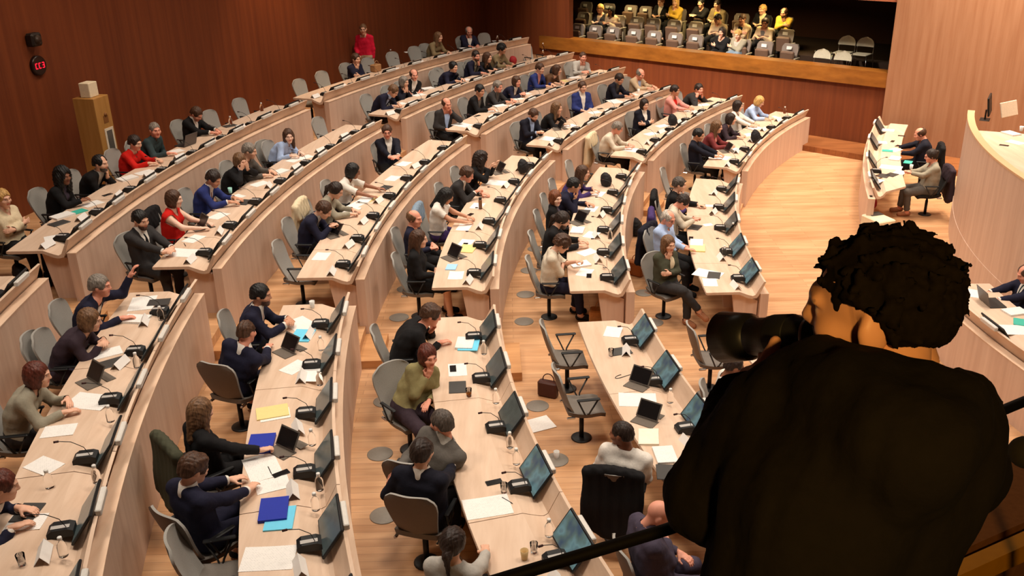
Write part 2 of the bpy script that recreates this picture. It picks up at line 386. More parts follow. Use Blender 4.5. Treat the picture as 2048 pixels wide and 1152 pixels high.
def npmesh(name, V, Q, m, feat=None, smooth=True):
    me = bpy.data.meshes.new(name); n, f = len(V), len(Q); w = Q.shape[1]
    me.vertices.add(n); me.vertices.foreach_set('co', np.ascontiguousarray(V, np.float32).ravel())
    me.loops.add(f * w); me.loops.foreach_set('vertex_index', np.ascontiguousarray(Q, np.int32).ravel())
    me.polygons.add(f); me.polygons.foreach_set('loop_start', np.arange(0, f * w, w, dtype=np.int32))
    me.polygons.foreach_set('use_smooth', np.full(f, smooth))
    me.update(calc_edges=True); me.validate()
    if feat is not None:
        at_ = me.attributes.new('feat', 'FLOAT_COLOR', 'POINT'); a = np.ones((n, 4), np.float32); a[:, :3] = feat; at_.data.foreach_set('color', a.ravel())
    me.materials.append(m); return me
def noise3(P, f, seed=0):
    r = np.random.RandomState(seed); out = np.zeros(len(P))
    for i in range(5):
        w = r.normal(size=3) * f * (1 + .5 * i); out += np.sin(P @ w + r.rand() * 6.3) / (1 + .4 * i)
    return out / 2.2
def vnormals(V, Q):
    N = np.zeros_like(V); a, b, c = V[Q[:, 0]], V[Q[:, 1]], V[Q[:, 2]]; n = np.cross(b - a, c - a)
    if Q.shape[1] == 4: n += np.cross(c - a, V[Q[:, 3]] - a)
    for j in range(Q.shape[1]): np.add.at(N, Q[:, j], n)
    return N / (np.linalg.norm(N, axis=1)[:, None] + 1e-12)
# ---- heads (centre of the head at the origin, face towards +y)
def make_head(sex, h=.0065):
    w = 1. if sex == 'm' else .94
    F = Field((-.105, -.13, -.19), (.105, .145, .135), h)
    F.ell((0, -.012, .03), (.076 * w, .095, .088), k=.02)
    F.ell((0, .03, -.04), (.058 * w, .066, .075), k=.04)
    F.ell((0, .062, -.094), (.026 * w, .026, .02), k=.035)                       # chin
    F.cap((-.038, .082, .030), (-.012, .091, .027), .008, .009, k=.02); F.cap((.038, .082, .030), (.012, .091, .027), .008, .009, k=.02)
    for sx in (-1, 1):
        F.ell((sx * .03, .101, .010), (.017, .018, .012), sub=True)
        F.ell((sx * .03, .077, .010), (.0125, .0125, .0125), k=.004)
        F.ell((sx * .045, .062, -.022), (.024, .026, .02), k=.025)                # cheek
        F.ell((sx * .078 * w, -.012, -.004), (.010, .022, .031), rotz(-sx * .35), k=.008)
    F.cap((0, .092, .02), (0, .111, -.018), .008, .0125, k=.014)
    F.ell((-.012, .1, -.022), (.009, .010, .008), k=.01); F.ell((.012, .1, -.022), (.009, .010, .008), k=.01)
    F.ell((0, .086, -.049), (.023, .012, .0055), k=.008); F.ell((0, .085, -.059), (.02, .012, .007), k=.008)
    F.cap((0, -.022, -.05), (0, -.045, -.18), .052 * w, .055 * w, k=.03)
    V, Q = F.mesh(); f = np.zeros((len(V), 3))
    ax = np.abs(V[:, 0]); fr = V[:, 1] > .05
    br = (np.abs(V[:, 2] - (.031 - .12 * np.abs(ax - .028))) < .0065) & (ax > .012) & (ax < .047) & fr
    eye = ((ax - .03) ** 2 + ((V[:, 2] - .010) * 1.5) ** 2 < .0135 ** 2) & fr
    iris = ((ax - .03) ** 2 + (V[:, 2] - .010) ** 2 < .0075 ** 2) & fr
    lip = (ax < .024) & (V[:, 2] < -.043) & (V[:, 2] > -.066) & (V[:, 1] > .075)
    f[br, 0] = .5; f[eye, 2] = .35; f[iris, 0] = 1; f[iris, 2] = 0; f[lip, 1] = 1
    return V, Q, f
HEADS = {s: make_head(s) for s in 'mf'}
HEADS_LO = {s: make_head(s, .0095) for s in 'mf'}
# ---- hands: wrist at the origin, fingers along +y, back of the hand +z, thumb on +x side (a left hand seen palm down)
def make_hand(curl, h):
    F = Field((-.075, -.05, -.10), (.085, .22, .05), h)
    F.cap((0, -.03, 0), (0, .02, 0), .024, .026, k=.02)
    F.ell((0, .055, 0), (.040, .05, .016), k=.02)
    for i, (x, L) in enumerate(((.030, .072), (.010, .082), (-.011, .076), (-.031, .058))):
        p = np.array([x, .092, .002]); a = -.1 - curl * .4; r = .0092 - .0006 * (i == 3)
        for j, fr in enumerate((.44, .32, .24)):
            q = p + np.array([x * .12 * (1 - curl), math.cos(a), math.sin(a)]) * L * fr; F.cap(p, q, r, r * .93, k=.006); p = q; a -= curl * (1.05 if j == 0 else .8); r *= .93
    p = np.array([.030, .028, -.006]); q = p + np.array([.032, .028, -.012 - curl * .012]); F.cap(p, q, .015, .0115, k=.012)
    q2 = q + np.array([.010 - curl * .02, .030, -.006 - curl * .008]); F.cap(q, q2, .011, .0092, k=.006)
    return F.mesh()
HANDS = {('rest', 0): make_hand(.35, .0048), ('rest', 1): make_hand(.35, .0075), ('fist', 0): make_hand(1.15, .0048), ('fist', 1): make_hand(1.15, .0075), ('flat', 0): make_hand(.08, .0048), ('flat', 1): make_hand(.08, .0075)}
# ---- hair
def make_hair(style):
    h = .008; big = style in ('long', 'curly_long', 'ponytail', 'bob', 'bun')
    F = Field((-.17, -.2, -.36), (.17, .16, .2), h)
    up = {'short': .017, 'crop': .007, 'side': .023, 'curly': .034, 'afro': .055, 'curly_long': .034, 'wavy': .024}.get(style, .016)
    def face(rx=.064, y=.10, ry=.075, z=-.035, rz=.095): F.ell((0, y, z), (rx, ry, rz), sub=True, ks=.01)
    F.ell((0, -.016, .03), (.076 + up, .095 + up * .9, .088 + up), k=.01)
    if style in ('short', 'crop', 'side', 'curly', 'receding', 'thin'):
        F.ell((0, -.05, -.02), (.070 + up * .6, .062 + up * .6, .06), k=.02)
        if style == 'side': F.ell((.02, .05, .095), (.05, .04, .025), k=.02)
        face(.069 if style != 'curly' else .064, .1, .085 if style in ('receding', 'thin') else .07, -.03, .115 if style in ('receding', 'thin') else .1)
        F.ell((0, .02, -.12), (.2, .2, .095), sub=True); F.ell((0, -.03, -.2), (.2, .2, .13), sub=True)
        for sx in (-1, 1): F.ell((sx * .085, .0, -.03), (.02, .045, .045), sub=True)
        if style == 'receding': F.ell((0, .09, .10), (.05, .07, .06), sub=True)
        if style == 'thin': F.ell((0, .05, .14), (.062, .12, .075), sub=True)
    elif style == 'fringe_bald':
        F.ell((0, .03, .12), (.085, .13, .10), sub=True); F.ell((0, .1, -.03), (.09, .09, .12), sub=True); F.ell((0, 0, -.2), (.2, .2, .15), sub=True)
    elif style == 'afro':
        F.ell((0, -.03, -.01), (.115, .11, .11), k=.03); face(.066, .115, .08, -.03, .1); F.ell((0, 0, -.22), (.2, .2, .12), sub=True)
    elif style == 'bob':
        F.ell((0, -.022, -.03), (.094, .098, .115), k=.03); face(.056, .10, .085, -.05, .115); F.ell((0, 0, -.23), (.2, .2, .10), sub=True)
    elif style in ('long', 'curly_long', 'wavy'):
        e = .02 if style == 'curly_long' else 0
        F.ell((0, -.04, -.05), (.088 + e, .082 + e, .13), k=.03)
        for sx in (-1, 1): F.cap((sx * .068, .0, .0), (sx * .075, .005, -.22), .032 + e, .026 + e, k=.03)
        F.cap((0, -.07, 0), (0, -.085, -.24), .055 + e, .05 + e, k=.04); face(.055, .105, .085, -.05, .13)
    elif style == 'ponytail':
        F.ell((0, -.04, -.01), (.075, .075, .07), k=.02); face(.066, .1, .08, -.035, .11); F.ell((0, .02, -.14), (.2, .2, .09), sub=True)
        F.cap((0, -.10, .02), (0, -.135, -.03), .03, .034, k=.02); F.cap((0, -.135, -.03), (0, -.12, -.2), .034, .012, k=.02)
    elif style == 'bun':
        F.ell((0, -.04, -.01), (.075, .075, .07), k=.02); face(.066, .1, .08, -.035, .11); F.ell((0, .02, -.14), (.2, .2, .09), sub=True)
        F.ell((0, -.115, .05), (.04, .035, .038), k=.01)
    V, Q = F.mesh(); N = vnormals(V, Q)
    amp, fr = {'curly': (.011, 70), 'afro': (.012, 75), 'curly_long': (.012, 60)}.get(style, (.0055, 60))
    d = noise3(V, fr, 3)
    if amp < .005: d = noise3(V * [1.6, 1.6, .25], 95, 5)
    V = V + N * (d * amp)[:, None]; return V, Q
def make_beard():
    F = Field((-.09, -.02, -.15), (.09, .13, .02), .007)
    F.ell((0, .03, -.04), (.0625, .0725, .082), k=.03); F.ell((0, .065, -.098), (.03, .03, .022), k=.03)
    F.ell((0, .09, .03), (.2, .2, .075), sub=True, ks=.01); F.ell((0, .11, -.05), (.021, .06, .013), sub=True, ks=.005); F.ell((0, -.05, -.02), (.1, .085, .12), sub=True, ks=.01)
    F.ell((0, .12, -.015), (.03, .06, .02), sub=True)
    return F.mesh()
HAIRT = {}
HMESH = {}
def hair_mesh(style, col):
    if style not in HAIRT: HAIRT[style] = make_beard() if style == 'beard' else make_hair(style)
    if (style, col) not in HMESH:
        V, Q = HAIRT[style]; HMESH[style, col] = npmesh('hair', V, Q, HAIRM[col])
    return HMESH[style, col]
HAIRC = {'black': (.075, .06, .055), 'dbrown': (.17, .11, .08), 'brown': (.30, .19, .12), 'lbrown': (.45, .32, .21), 'red': (.46, .25, .13), 'blond': (.80, .62, .36), 'grey': (.52, .48, .44), 'dgrey': (.32, .28, .25), 'white': (.78, .74, .69), 'auburn': (.36, .15, .09)}
def hairmat(k, v):
    m, nt, b = nmat('hair ' + k); N = nt.nodes; L = nt.links; c = lin(v)
    tc = N.new('ShaderNodeTexCoord'); mp = N.new('ShaderNodeMapping'); mp.inputs['Scale'].default_value = (1.6, 1.6, .35); L.new(tc.outputs['Object'], mp.inputs['Vector'])
    nz = N.new('ShaderNodeTexNoise'); nz.inputs['Scale'].default_value = 42; nz.inputs['Detail'].default_value = 4; nz.inputs['Distortion'].default_value = .6; L.new(mp.outputs['Vector'], nz.inputs['Vector'])
    r = N.new('ShaderNodeValToRGB'); r.color_ramp.elements[0].position = .34; r.color_ramp.elements[1].position = .7
    r.color_ramp.elements[0].color = tuple(x * .55 for x in c) + (1,); r.color_ramp.elements[1].color = tuple(min(1, x * 1.35 + .01) for x in c) + (1,)
    L.new(nz.outputs['Fac'], r.inputs['Fac']); L.new(r.outputs['Color'], b.inputs['Base Color']); b.inputs['Roughness'].default_value = .5; b.inputs['Specular IOR Level'].default_value = .35
    bp = N.new('ShaderNodeBump'); bp.inputs['Strength'].default_value = .5; bp.inputs['Distance'].default_value = .012; L.new(nz.outputs['Fac'], bp.inputs['Height']); L.new(bp.outputs['Normal'], b.inputs['Normal']); return m
HAIRC['stubble'] = (.36, .25, .20)
HAIRM = {k: hairmat(k, v) for k, v in HAIRC.items()}
SKINC = {'pale': (.93, .76, .67), 'light': (.89, .69, .58), 'tan': (.80, .58, .46), 'ruddy': (.90, .62, .52), 'brown': (.58, .38, .28), 'dark': (.40, .25, .18)}
def skin(t):
    nm = 'skin ' + t
    if nm in MATS: return MATS[nm]
    m, nt, b = nmat(nm); N = nt.nodes; L = nt.links; c = lin(SKINC[t])
    a = N.new('ShaderNodeAttribute'); a.attribute_name = 'feat'; sp = N.new('ShaderNodeSeparateColor'); L.new(a.outputs['Color'], sp.inputs['Color'])
    nz = N.new('ShaderNodeTexNoise'); nz.inputs['Scale'].default_value = 25
    out = None; prev = c + (1,)
    mx = N.new('ShaderNodeMix'); mx.data_type = 'RGBA'; mx.inputs['A'].default_value = tuple(v * .94 for v in c) + (1,); mx.inputs['B'].default_value = tuple(min(1, v * 1.06) for v in c) + (1,); L.new(nz.outputs['Fac'], mx.inputs['Factor']); out = mx.outputs['Result']
    for ch, col in (('Green', tuple(np.array(c) * (.78, .42, .42))), ('Blue', (.62, .58, .55)), ('Red', (.025, .016, .012))):
        mx = N.new('ShaderNodeMix'); mx.data_type = 'RGBA'; L.new(sp.outputs[ch], mx.inputs['Factor']); L.new(out, mx.inputs['A']); mx.inputs['B'].default_value = tuple(col) + (1,); out = mx.outputs['Result']
    L.new(out, b.inputs['Base Color']); b.inputs['Roughness'].default_value = .5; b.inputs['Subsurface Weight'].default_value = 0.; b.inputs['Specular IOR Level'].default_value = .35
    MATS[nm] = m; return m
CLOTH = {'black': (.10, .095, .10), 'navy': (.125, .125, .20), 'dnavy': (.095, .095, .14), 'blue': (.17, .21, .43), 'charcoal': (.20, .19, .19), 'grey': (.37, .35, .33), 'lgrey': (.70, .68, .65), 'white': (.90, .87, .83), 'cream': (.86, .79, .66), 'lblue': (.66, .74, .88), 'red': (.80, .12, .09), 'pinkred': (.82, .10, .22), 'olive': (.55, .51, .35), 'khaki': (.52, .45, .33), 'green': (.27, .27, .21), 'burgundy': (.47, .20, .20), 'pink': (.88, .60, .56), 'beige': (.74, .64, .52), 'purple': (.26, .19, .38), 'teal': (.20, .26, .27), 'mauve': (.28, .25, .31), 'yellow': (.82, .66, .25), 'denim': (.48, .55, .62), 'brown': (.36, .25, .17), 'skyblue': (.52, .62, .85), 'ivory': (.82, .77, .69), 'sage': (.60, .57, .50), 'wine': (.40, .10, .13), 'tanshoe': (.62, .42, .30), 'plum': (.22, .17, .2)}
def cloth(c): return mat('cloth ' + c, CLOTH[c], .85, noise=.07, nscale=55, bump=.2, spec=.2)
GLASSES = None
def glasses_mesh():
    global GLASSES
    if GLASSES is None:
        mb = MB()
        for sx in (-1, 1):
            a = np.linspace(0, 2 * PI, 13); mb.tube(np.column_stack([sx * .031 + .021 * np.cos(a), np.full(13, .106), .008 + .016 * np.sin(a)]), .0022, 5)
            mb.tube([(sx * .052, .104, .012), (sx * .075, .06, .012), (sx * .08, -.01, .008)], .002, 5)
        mb.tube([(-.011, .107, .011), (.011, .107, .011)], .002, 5)
        o = mb.build('glasses', mat('dark glasses frame', (.08, .06, .05), .4)); GLASSES = o.data; bpy.data.objects.remove(o)
    return GLASSES
def ik(S, W, l1, l2, pole):
    d = W - S; D = np.linalg.norm(d); D2 = min(D, (l1 + l2) * .995); d = d / (D + 1e-9); W = S + d * D2
    a = (l1 * l1 - l2 * l2 + D2 * D2) / (2 * D2); h = math.sqrt(max(l1 * l1 - a * a, 0)); p = pole - d * (pole @ d); p /= np.linalg.norm(p) + 1e-9
    return S + d * a + p * h, W
def unit(v): v = np.asarray(v, float); return v / (np.linalg.norm(v) + 1e-9)
def submesh(name, V, Q, sel, m, parent, off=0.):
    q = Q[sel]
    if not len(q): return None
    u, inv = np.unique(q.ravel(), return_inverse=True); P = V[u].copy(); qi = inv.reshape(q.shape)
    e = np.concatenate([np.sort(qi[:, [i, (i + 1) % 4]], 1) for i in range(4)]); e, c = np.unique(e, axis=0, return_counts=True); e = e[c == 1]
    if len(e):                                                      # round off the stair-stepped hems
        for _ in range(4):
            S = np.zeros_like(P); n = np.zeros(len(P)); np.add.at(S, e[:, 0], P[e[:, 1]]); np.add.at(S, e[:, 1], P[e[:, 0]]); np.add.at(n, e.ravel(), 1)
            m_ = n > 0; P[m_] = .35 * P[m_] + .65 * S[m_] / n[m_][:, None]
    o = bpy.data.objects.new(name, npmesh(name, P, inv.reshape(q.shape), m)); COL.objects.link(o); o.parent = parent; return o
# arms: wrist targets for each side (x is mirrored by the side), elbow pole, hand kind
def person(label, loc, yaw, hc, sp, name='person'):
    """hc: head centre in the local frame (pelvis above the origin, +y = where the body faces)"""
    g = sp.get; sex = g('sex', 'm'); lo = g('lo', 0); h = .021 if lo else .0165
    stand = g('stand', False); pz = g('pz', .56 if not stand else .92); sc = .94 if sex == 'f' else 1.
    hc = np.asarray(hc, float); Pv = np.array([0, 0, pz]); hy, hp = math.radians(g('hy', 0)), math.radians(g('hp', 8)); hr = math.radians(g('hr', 0))
    RH = rotz(hy) @ rotx(-hp) @ roty(hr)
    nk = hc + RH @ np.array([0, -.045, -.165])                    # base of the neck
    u = unit(nk - Pv); tw = math.radians(g('tw', 0)); rt = rotz(tw) @ np.array([1., 0, 0]); rt = unit(rt - u * (rt @ u)); fw = np.cross(u, rt)
    L = np.linalg.norm(nk - Pv); bend = min(.06, .15 * max(0, u[1])) ; bw = g('w', 1.)
    def sp_(t): return Pv + u * L * t - fw * bend * math.sin(PI * t) * 1.2
    SW = .178 * (sc if sex == 'm' else .90) * (1 + (bw - 1) * .6)
    F = Field((-.62, -.42, -.02), (.62, .98, max(hc[2] + .12, .9) + (.35 if g('tall') else 0.02)), h)
    # torso
    def wide(t, hw, r, k=.06, dy=0.): p = sp_(t) + fw * dy; F.cap(p - rt * hw, p + rt * hw, r, r, k, 0)
    wide(0., .085 * bw, .118 * bw); wide(.22, .075 * bw, .108 * bw, .06, .005 + .05 * (bw - 1)); wide(.45, .09 * bw, .106 * bw); wide(.69, .095 * bw * sc, .104 * bw * sc)
    if sex == 'f':
        for sx in (-1, 1): F.ell(sp_(.66) + rt * sx * .065 + fw * .085, (.062, .055, .06), k=.05)
    F.cap(nk - u * .03, hc + RH @ np.array([0, -.02, -.05]), .055 * sc, .052 * sc, .04, 7)
    hands = []
    for sx, key in ((-1, 'L'), (1, 'R')):
        S = sp_(.865) + rt * sx * SW - fw * .0
        F.cap(sp_(.95) + rt * sx * .045, S, .052, .058 * sc, .05, 0)
        pose = g(key, 'table'); hk = 'rest'; pole = np.array([sx * .7, -.35, -1.]); hd = None; hup = np.array([0, 0, 1.])
        if pose == 'table': W = np.array([sx * .13, .47, .80]); hd = np.array([-sx * .45, 1, -.05])
        elif pose == 'write': W = np.array([sx * .10, .50, .80]); hd = np.array([-sx * .6, 1, -.1]); hk = 'fist'
        elif pose == 'clasp': W = np.array([sx * .075, .46, .83]); hd = np.array([-sx * 1., .45, 0]); hup = np.array([sx * .3, .5, 1])
        elif pose == 'lap': W = np.array([sx * .10, .27, .70]); hd = np.array([-sx * .9, .6, -.15])
        elif pose == 'chin': W = hc + RH @ np.array([sx * .045, .075, -.215]); hd = RH @ np.array([-sx * .25, .25, 1.]); hup = RH @ np.array([sx * .3, 1, .1]); hk = 'fist'; pole = np.array([sx * .5, .3, -1.])
        elif pose == 'face': W = hc + RH @ np.array([sx * .075, .105, -.12]); hd = RH @ np.array([-sx * .35, .05, 1.]); hup = RH @ np.array([sx * .2, 1, 0]); pole = np.array([sx * 1., .4, -.7])
        elif pose == 'cheek': W = hc + RH @ np.array([sx * .10, .05, -.20]); hd = RH @ np.array([-sx * .2, .0, 1.]); hup = RH @ np.array([sx * 1., .3, 0]); pole = np.array([sx * .9, .2, -.9]); hk = 'fist'
        elif pose == 'cross': W = sp_(.48) + fw * .20 - rt * sx * .10 + u * (.02 * sx); hd = -rt * sx + u * .15; pole = np.array([sx * 1., .1, -.8]); hup = fw
        elif pose == 'phone': W = np.array([sx * .05, .40, .88]); hd = np.array([-sx * .4, .8, .25]); hk = 'fist'
        elif pose == 'rest': W = np.array([sx * .27, .18, .70]); hd = np.array([0, 1, -.1])
        elif pose == 'down': W = S + np.array([sx * .06, .04, -.53]); hd = np.array([0, .1, -1]); hup = np.array([sx, 0, 0.])
        elif pose == 'wave': W = S + np.array([sx * .22, .34, .16]); hd = np.array([sx * .15, .5, .9]); pole = np.array([sx * .6, .5, -1.]); hk = 'rest'
        elif pose == 'back': W = S + np.array([sx * .16, -.40, -.20]); hd = np.array([sx * .3, -.7, -.6])
        elif pose == 'reach': W = np.array([sx * .22, .58, .80]); hd = np.array([sx * .1, 1, -.05])
        elif pose == 'typing': W = np.array([sx * .10, .50, .82]); hd = np.array([-sx * .15, 1, -.12])
        elif isinstance(pose, tuple):
            W = np.array(pose[:3]); hd = np.array(pose[3]) if len(pose) > 3 else None
            if len(pose) > 4: pole = np.array(pose[4], float)
            if len(pose) > 5: hk = pose[5]
        E_, W = ik(S, W, .285 * sc, .25 * sc, pole)
        F.cap(S, E_, .055 * sc, .043 * sc, .035, 1); F.cap(E_, W, .043 * sc, .028 * sc, .03, 2 if sx < 0 else 3)
        if hd is None: hd = W - E_
        hd = unit(hd); zz = hup - hd * (hup @ hd); zz = unit(zz); xx = np.cross(hd, zz)
        V, Q = HANDS[hk, lo]; V = V * (.92 if sex == 'f' else 1.)
        if sx > 0: V = V * [-1, 1, 1]; Q = Q[:, ::-1]          # right hand: thumb towards -x
        hands.append((W + V @ np.stack([xx, hd, zz]), Q))
    # legs
    for sx, key in ((-1, 'LL'), (1, 'RL')):
        H = Pv + np.array([sx * .09, .01, -.02]); lg = g(key, g('legs', 'sit'))
        if lg == 'sit': K = np.array([sx * .13, .43, .50]); A = np.array([sx * .13, .43 + .04 * sx, .085])
        elif lg == 'tuck': K = np.array([sx * .12, .42, .50]); A = np.array([sx * .1, .26, .085])
        elif lg == 'cross': K = np.array([sx * .06, .43, .60 if sx > 0 else .50]); A = np.array([-.14, .62, .27]) if sx > 0 else np.array([-.06, .44, .085])
        elif lg == 'out': K = np.array([sx * .15, .46, .5]); A = np.array([sx * .16, .62, .085])
        elif lg == 'stand': K = H + np.array([sx * .0, .03, -.42]); A = np.array([sx * .09, 0, .085])
        elif isinstance(lg, tuple): K, A = np.array(lg[0]), np.array(lg[1])
        F.cap(H, K, .088 * (1 + (bw - 1) * .6), .062, .05, 4); F.cap(K, A, .06, .043, .03, 5)
        ft = unit(np.array([0, 1, -.25])) if lg != 'cross' or sx < 0 else unit(np.array([-.1, .9, -.55]))
        F.cap(A - ft * .03 - [0, 0, .035], A + ft * .15 + [0, 0, -.03 + .02], .036, .033, .02, 6)
    V, Q = F.mesh(0.); feats = [np.zeros((len(V), 3))]; Vs = [V]; Qs = [Q]; n = len(V)
    hv, hq, hf = (HEADS_LO if lo else HEADS)[sex]; hs = 1.08 if sex == 'm' else 1.05
    for (v, q, f) in [(hc + (hv * hs) @ RH.T, hq, hf)] + [(v, q, np.zeros((len(v), 3))) for v, q in hands]:
        Vs.append(v); Qs.append(q + n); feats.append(f); n += len(v)
    o = bpy.data.objects.new(name, npmesh(name, np.concatenate(Vs), np.concatenate(Qs), skin(g('skin', 'light')), np.concatenate(feats))); COL.objects.link(o)
    o.location = tuple(loc); o.rotation_euler = (0, 0, yaw); tag(o, label, 'person')
    # clothes: the same field a little further out, cut by body region
    V, Q = F.mesh(.015); N = vnormals(V, Q); V = V + N * (noise3(V, 28, 2) * .0035)[:, None]
    C = V[Q].mean(1); lab, T = F.lab(C - N[Q].mean(1) * .012); q = C - nk; hh = -(q @ u); lat = q @ rt; fr = (q @ fw) > -.01
    wear = g('wear', 'suit'); legs = (lab == 4) | ((lab == 5) & (T < .9)); torso = (lab == 0); ua = lab == 1; fa = ((lab == 2) | (lab == 3)) & (T < .93); neck = (lab == 7) & (hh > -.055)
    sleeve = {'tee': .62, 'sleeveless': -1, 'half': 1.}.get(wear)
    if sleeve is not None: fa &= (wear == 'elbow'); ua &= (T < sleeve)
    if wear == 'rolled': fa &= (T < .35)
    belt = hh > L * .93
    ptop = torso & ~belt if not g('skirt') else torso & ~belt; bot = legs | (torso & belt)
    vd = g('v', .30 if wear in ('suit', 'open') else .10)
    vm = fr & (hh < vd) & (hh > -.06) & (np.abs(lat) < (.082 if wear == 'open' else .066) * np.clip(1 - hh / vd, 0, 1) + .012) & torso
    if g('apron'): vm = fr & (np.abs(lat) < .075) & torso & (hh > -.05) & (hh < L * .95)
    tops = ptop | ua | fa
    c1 = cloth(g('c', 'navy'))
    if wear in ('suit', 'open'):
        sh = (vm | neck) if wear == 'suit' or g('apron') else (vm & (hh > .05))
        cuff = fa & (T > .84) if wear == 'suit' and g('s') in ('white', 'lblue', None) else np.zeros(len(Q), bool)
        tie = sh & (np.abs(lat) < .021) & (hh > .0) & vm if g('tie') else np.zeros(len(Q), bool)
        submesh('jacket', V, Q, tops & ~vm & ~cuff, c1, o)
        for q_ in (2, 3): submesh('cuff', V, Q, cuff & (lab == q_), cloth(g('s', 'white')), o)
        if g('apron') and not g('tie'): sh = (vm & (hh > .03)) | (neck & ~fr)
        submesh('shirt', V, Q, sh & ~tie, cloth(g('s', 'white')), o)
        if g('tie'): submesh('tie', V, Q, tie, cloth(g('tie')), o)
    else:
        nm = {'dress': 'dress', 'tee': 'top', 'sleeveless': 'top'}.get(wear, 'sweater' if wear == 'sweater' else 'shirt')
        col = neck & (hh > (-.03 if wear in ('shirt', 'rolled') else .01))
        submesh(nm, V, Q, (tops & ~vm) | (col & ~vm if wear != 'sleeveless' else col & False), c1, o)
    if g('skirt'): submesh('skirt', V, Q, (lab == 4) | (torso & belt), cloth(g('p', 'black')), o)
    else: submesh('trousers', V, Q, bot, cloth(g('p', 'black')), o)
    ft6 = lab == 6; a6 = F.T.shape and C[:, 0] < np.median(C[ft6, 0]) if ft6.any() else ft6
    submesh('shoe', V, Q, ft6 & a6, cloth(g('shoe', 'black')), o); submesh('shoe', V, Q, ft6 & ~a6, cloth(g('shoe', 'black')), o)
    if g('hair', 'short') != 'bald':
        mh = hair_mesh(g('hair', 'short'), g('hc', 'dbrown')); ob = bpy.data.objects.new('hair', mh); COL.objects.link(ob); ob.parent = o
        ob.matrix_local = Matrix.Translation(Vector(hc)) @ Matrix(RH.tolist()).to_4x4() @ Matrix.Scale(hs * 1.01, 4)
    if g('beard'):
        ob = bpy.data.objects.new('beard', hair_mesh('beard', 'stubble' if g('beard') in ('black', 'dbrown') else g('beard'))); COL.objects.link(ob); ob.parent = o
        ob.matrix_local = Matrix.Translation(Vector(hc)) @ Matrix(RH.tolist()).to_4x4() @ Matrix.Scale(hs * 1.01, 4)
    if g('glasses'):
        ob = bpy.data.objects.new('glasses', glasses_mesh()); COL.objects.link(ob); ob.parent = o
        ob.matrix_local = Matrix.Translation(Vector(hc)) @ Matrix(RH.tolist()).to_4x4()
    return o
# ------------------------------------------------------------------ furniture and desk-top things (one of each, then copies)
ORD = ['', 'first', 'second', 'third', 'fourth', 'fifth', 'sixth', 'seventh', 'eighth']
def make_chair(backm, seatm):
    t = thing('conference_chair', 'proto', 'chair', (0, 0, -20))
    # backrest: thin curved shield, wider at the top with round corners
    n, m = 15, 11; G = []
    for side in (0, 1):
        L = []
        for i in range(n):
            v = i / (n - 1); z = .40 + .56 * v; hw = .18 + .07 * min(1, v * 1.4)
            if v > .8: hw *= 1 - ((v - .8) / .2) ** 3 * .30
            y0 = -.20 - .10 * v ** 1.4 + .10 * (1 - v) ** 3
            L.append([(hw * s, y0 - .045 * (1 - s * s) + (.012 if side else -.012), z + .022 * v * (1 - s ** 4)) for s in np.linspace(-1, 1, m)])
        G.append(np.array(L))
    mb = MB(); A, B = G; mb.grid(B, True)
    rim = lambda X: np.concatenate([X[0], X[1:, -1], X[-1, ::-1][1:], X[::-1, 0][1:]]); mb.grid(np.stack([rim(A), rim(B)]), True)
    br = mb.build('backrest', backm, t); mb = MB(); mb.grid(A[:, ::-1], True); mb.build('back_shell', mat('taupe back shell', (.43, .385, .345), .6, noise=.04), br)
    n, m = 9, 9; T = []
    for i in range(n):
        v = i / (n - 1); y = -.20 + .44 * v; hw = .20 + .035 * math.sin(PI * min(v * .8 + .1, 1)); z = .455 - .015 * math.sin(PI * v) + (-.03 * max(0, (v - .75) / .25) ** 2) + .03 * (1 - v) ** 4
        T.append([(hw * s, y, z + .012 * s * s) for s in np.linspace(-1, 1, m)])
    T = np.array(T); Bm = T - [0, 0, .055]; Bm[:, :, 0] *= .93; mb = MB(); mb.grid(T); mb.grid(Bm[:, ::-1])
    mb.grid(np.stack([np.concatenate([X[0], X[1:, -1], X[-1, ::-1][1:], X[::-1, 0][1:]]) for X in (Bm, T)])); mb.build('seat', seatm, t)
    for s in (-1, 1):
        mb = MB(); mb.box((s * .265, .02, .665), (.045, .27, .022), None, .008)
        a = mb.build('armrest', BLACK, t)
        mb = MB(); mb.tube([(s * .265, -.10, .655), (s * .25, -.02, .47), (s * .19, .0, .425)], .010, 6); mb.tube([(s * .265, .13, .655), (s * .25, .03, .47), (s * .19, .01, .425)], .010, 6); mb.build('support', DGREY, a)
    mb = MB(); mb.box((0, 0, .405), (.30, .12, .03), None, .01); mb.box((-.205, -.17, .41), (.03, .1, .03), None, .008); mb.box((.205, -.17, .41), (.03, .1, .03), None, .008); mb.build('bracket', CHROME, t)
    mb = MB(); mb.lathe([(.028, .02), (.028, .30), (.020, .30), (.020, .40)], (0, 0, 0), 12); mb.build('column', BLACK, t)
    mb = MB(); mb.lathe([(.125, .001), (.125, .010), (.11, .018), (.03, .022)], (0, 0, 0), 20); mb.build('base', BLACK, t)
    return proto_of(t)
CHAIR = make_chair(CHGREY, CHSEAT); CHAIRD = make_chair(mat('black chair fabric', (.13, .12, .12), .85, noise=.05), mat('black seat fabric', (.12, .11, .11), .85, noise=.05))
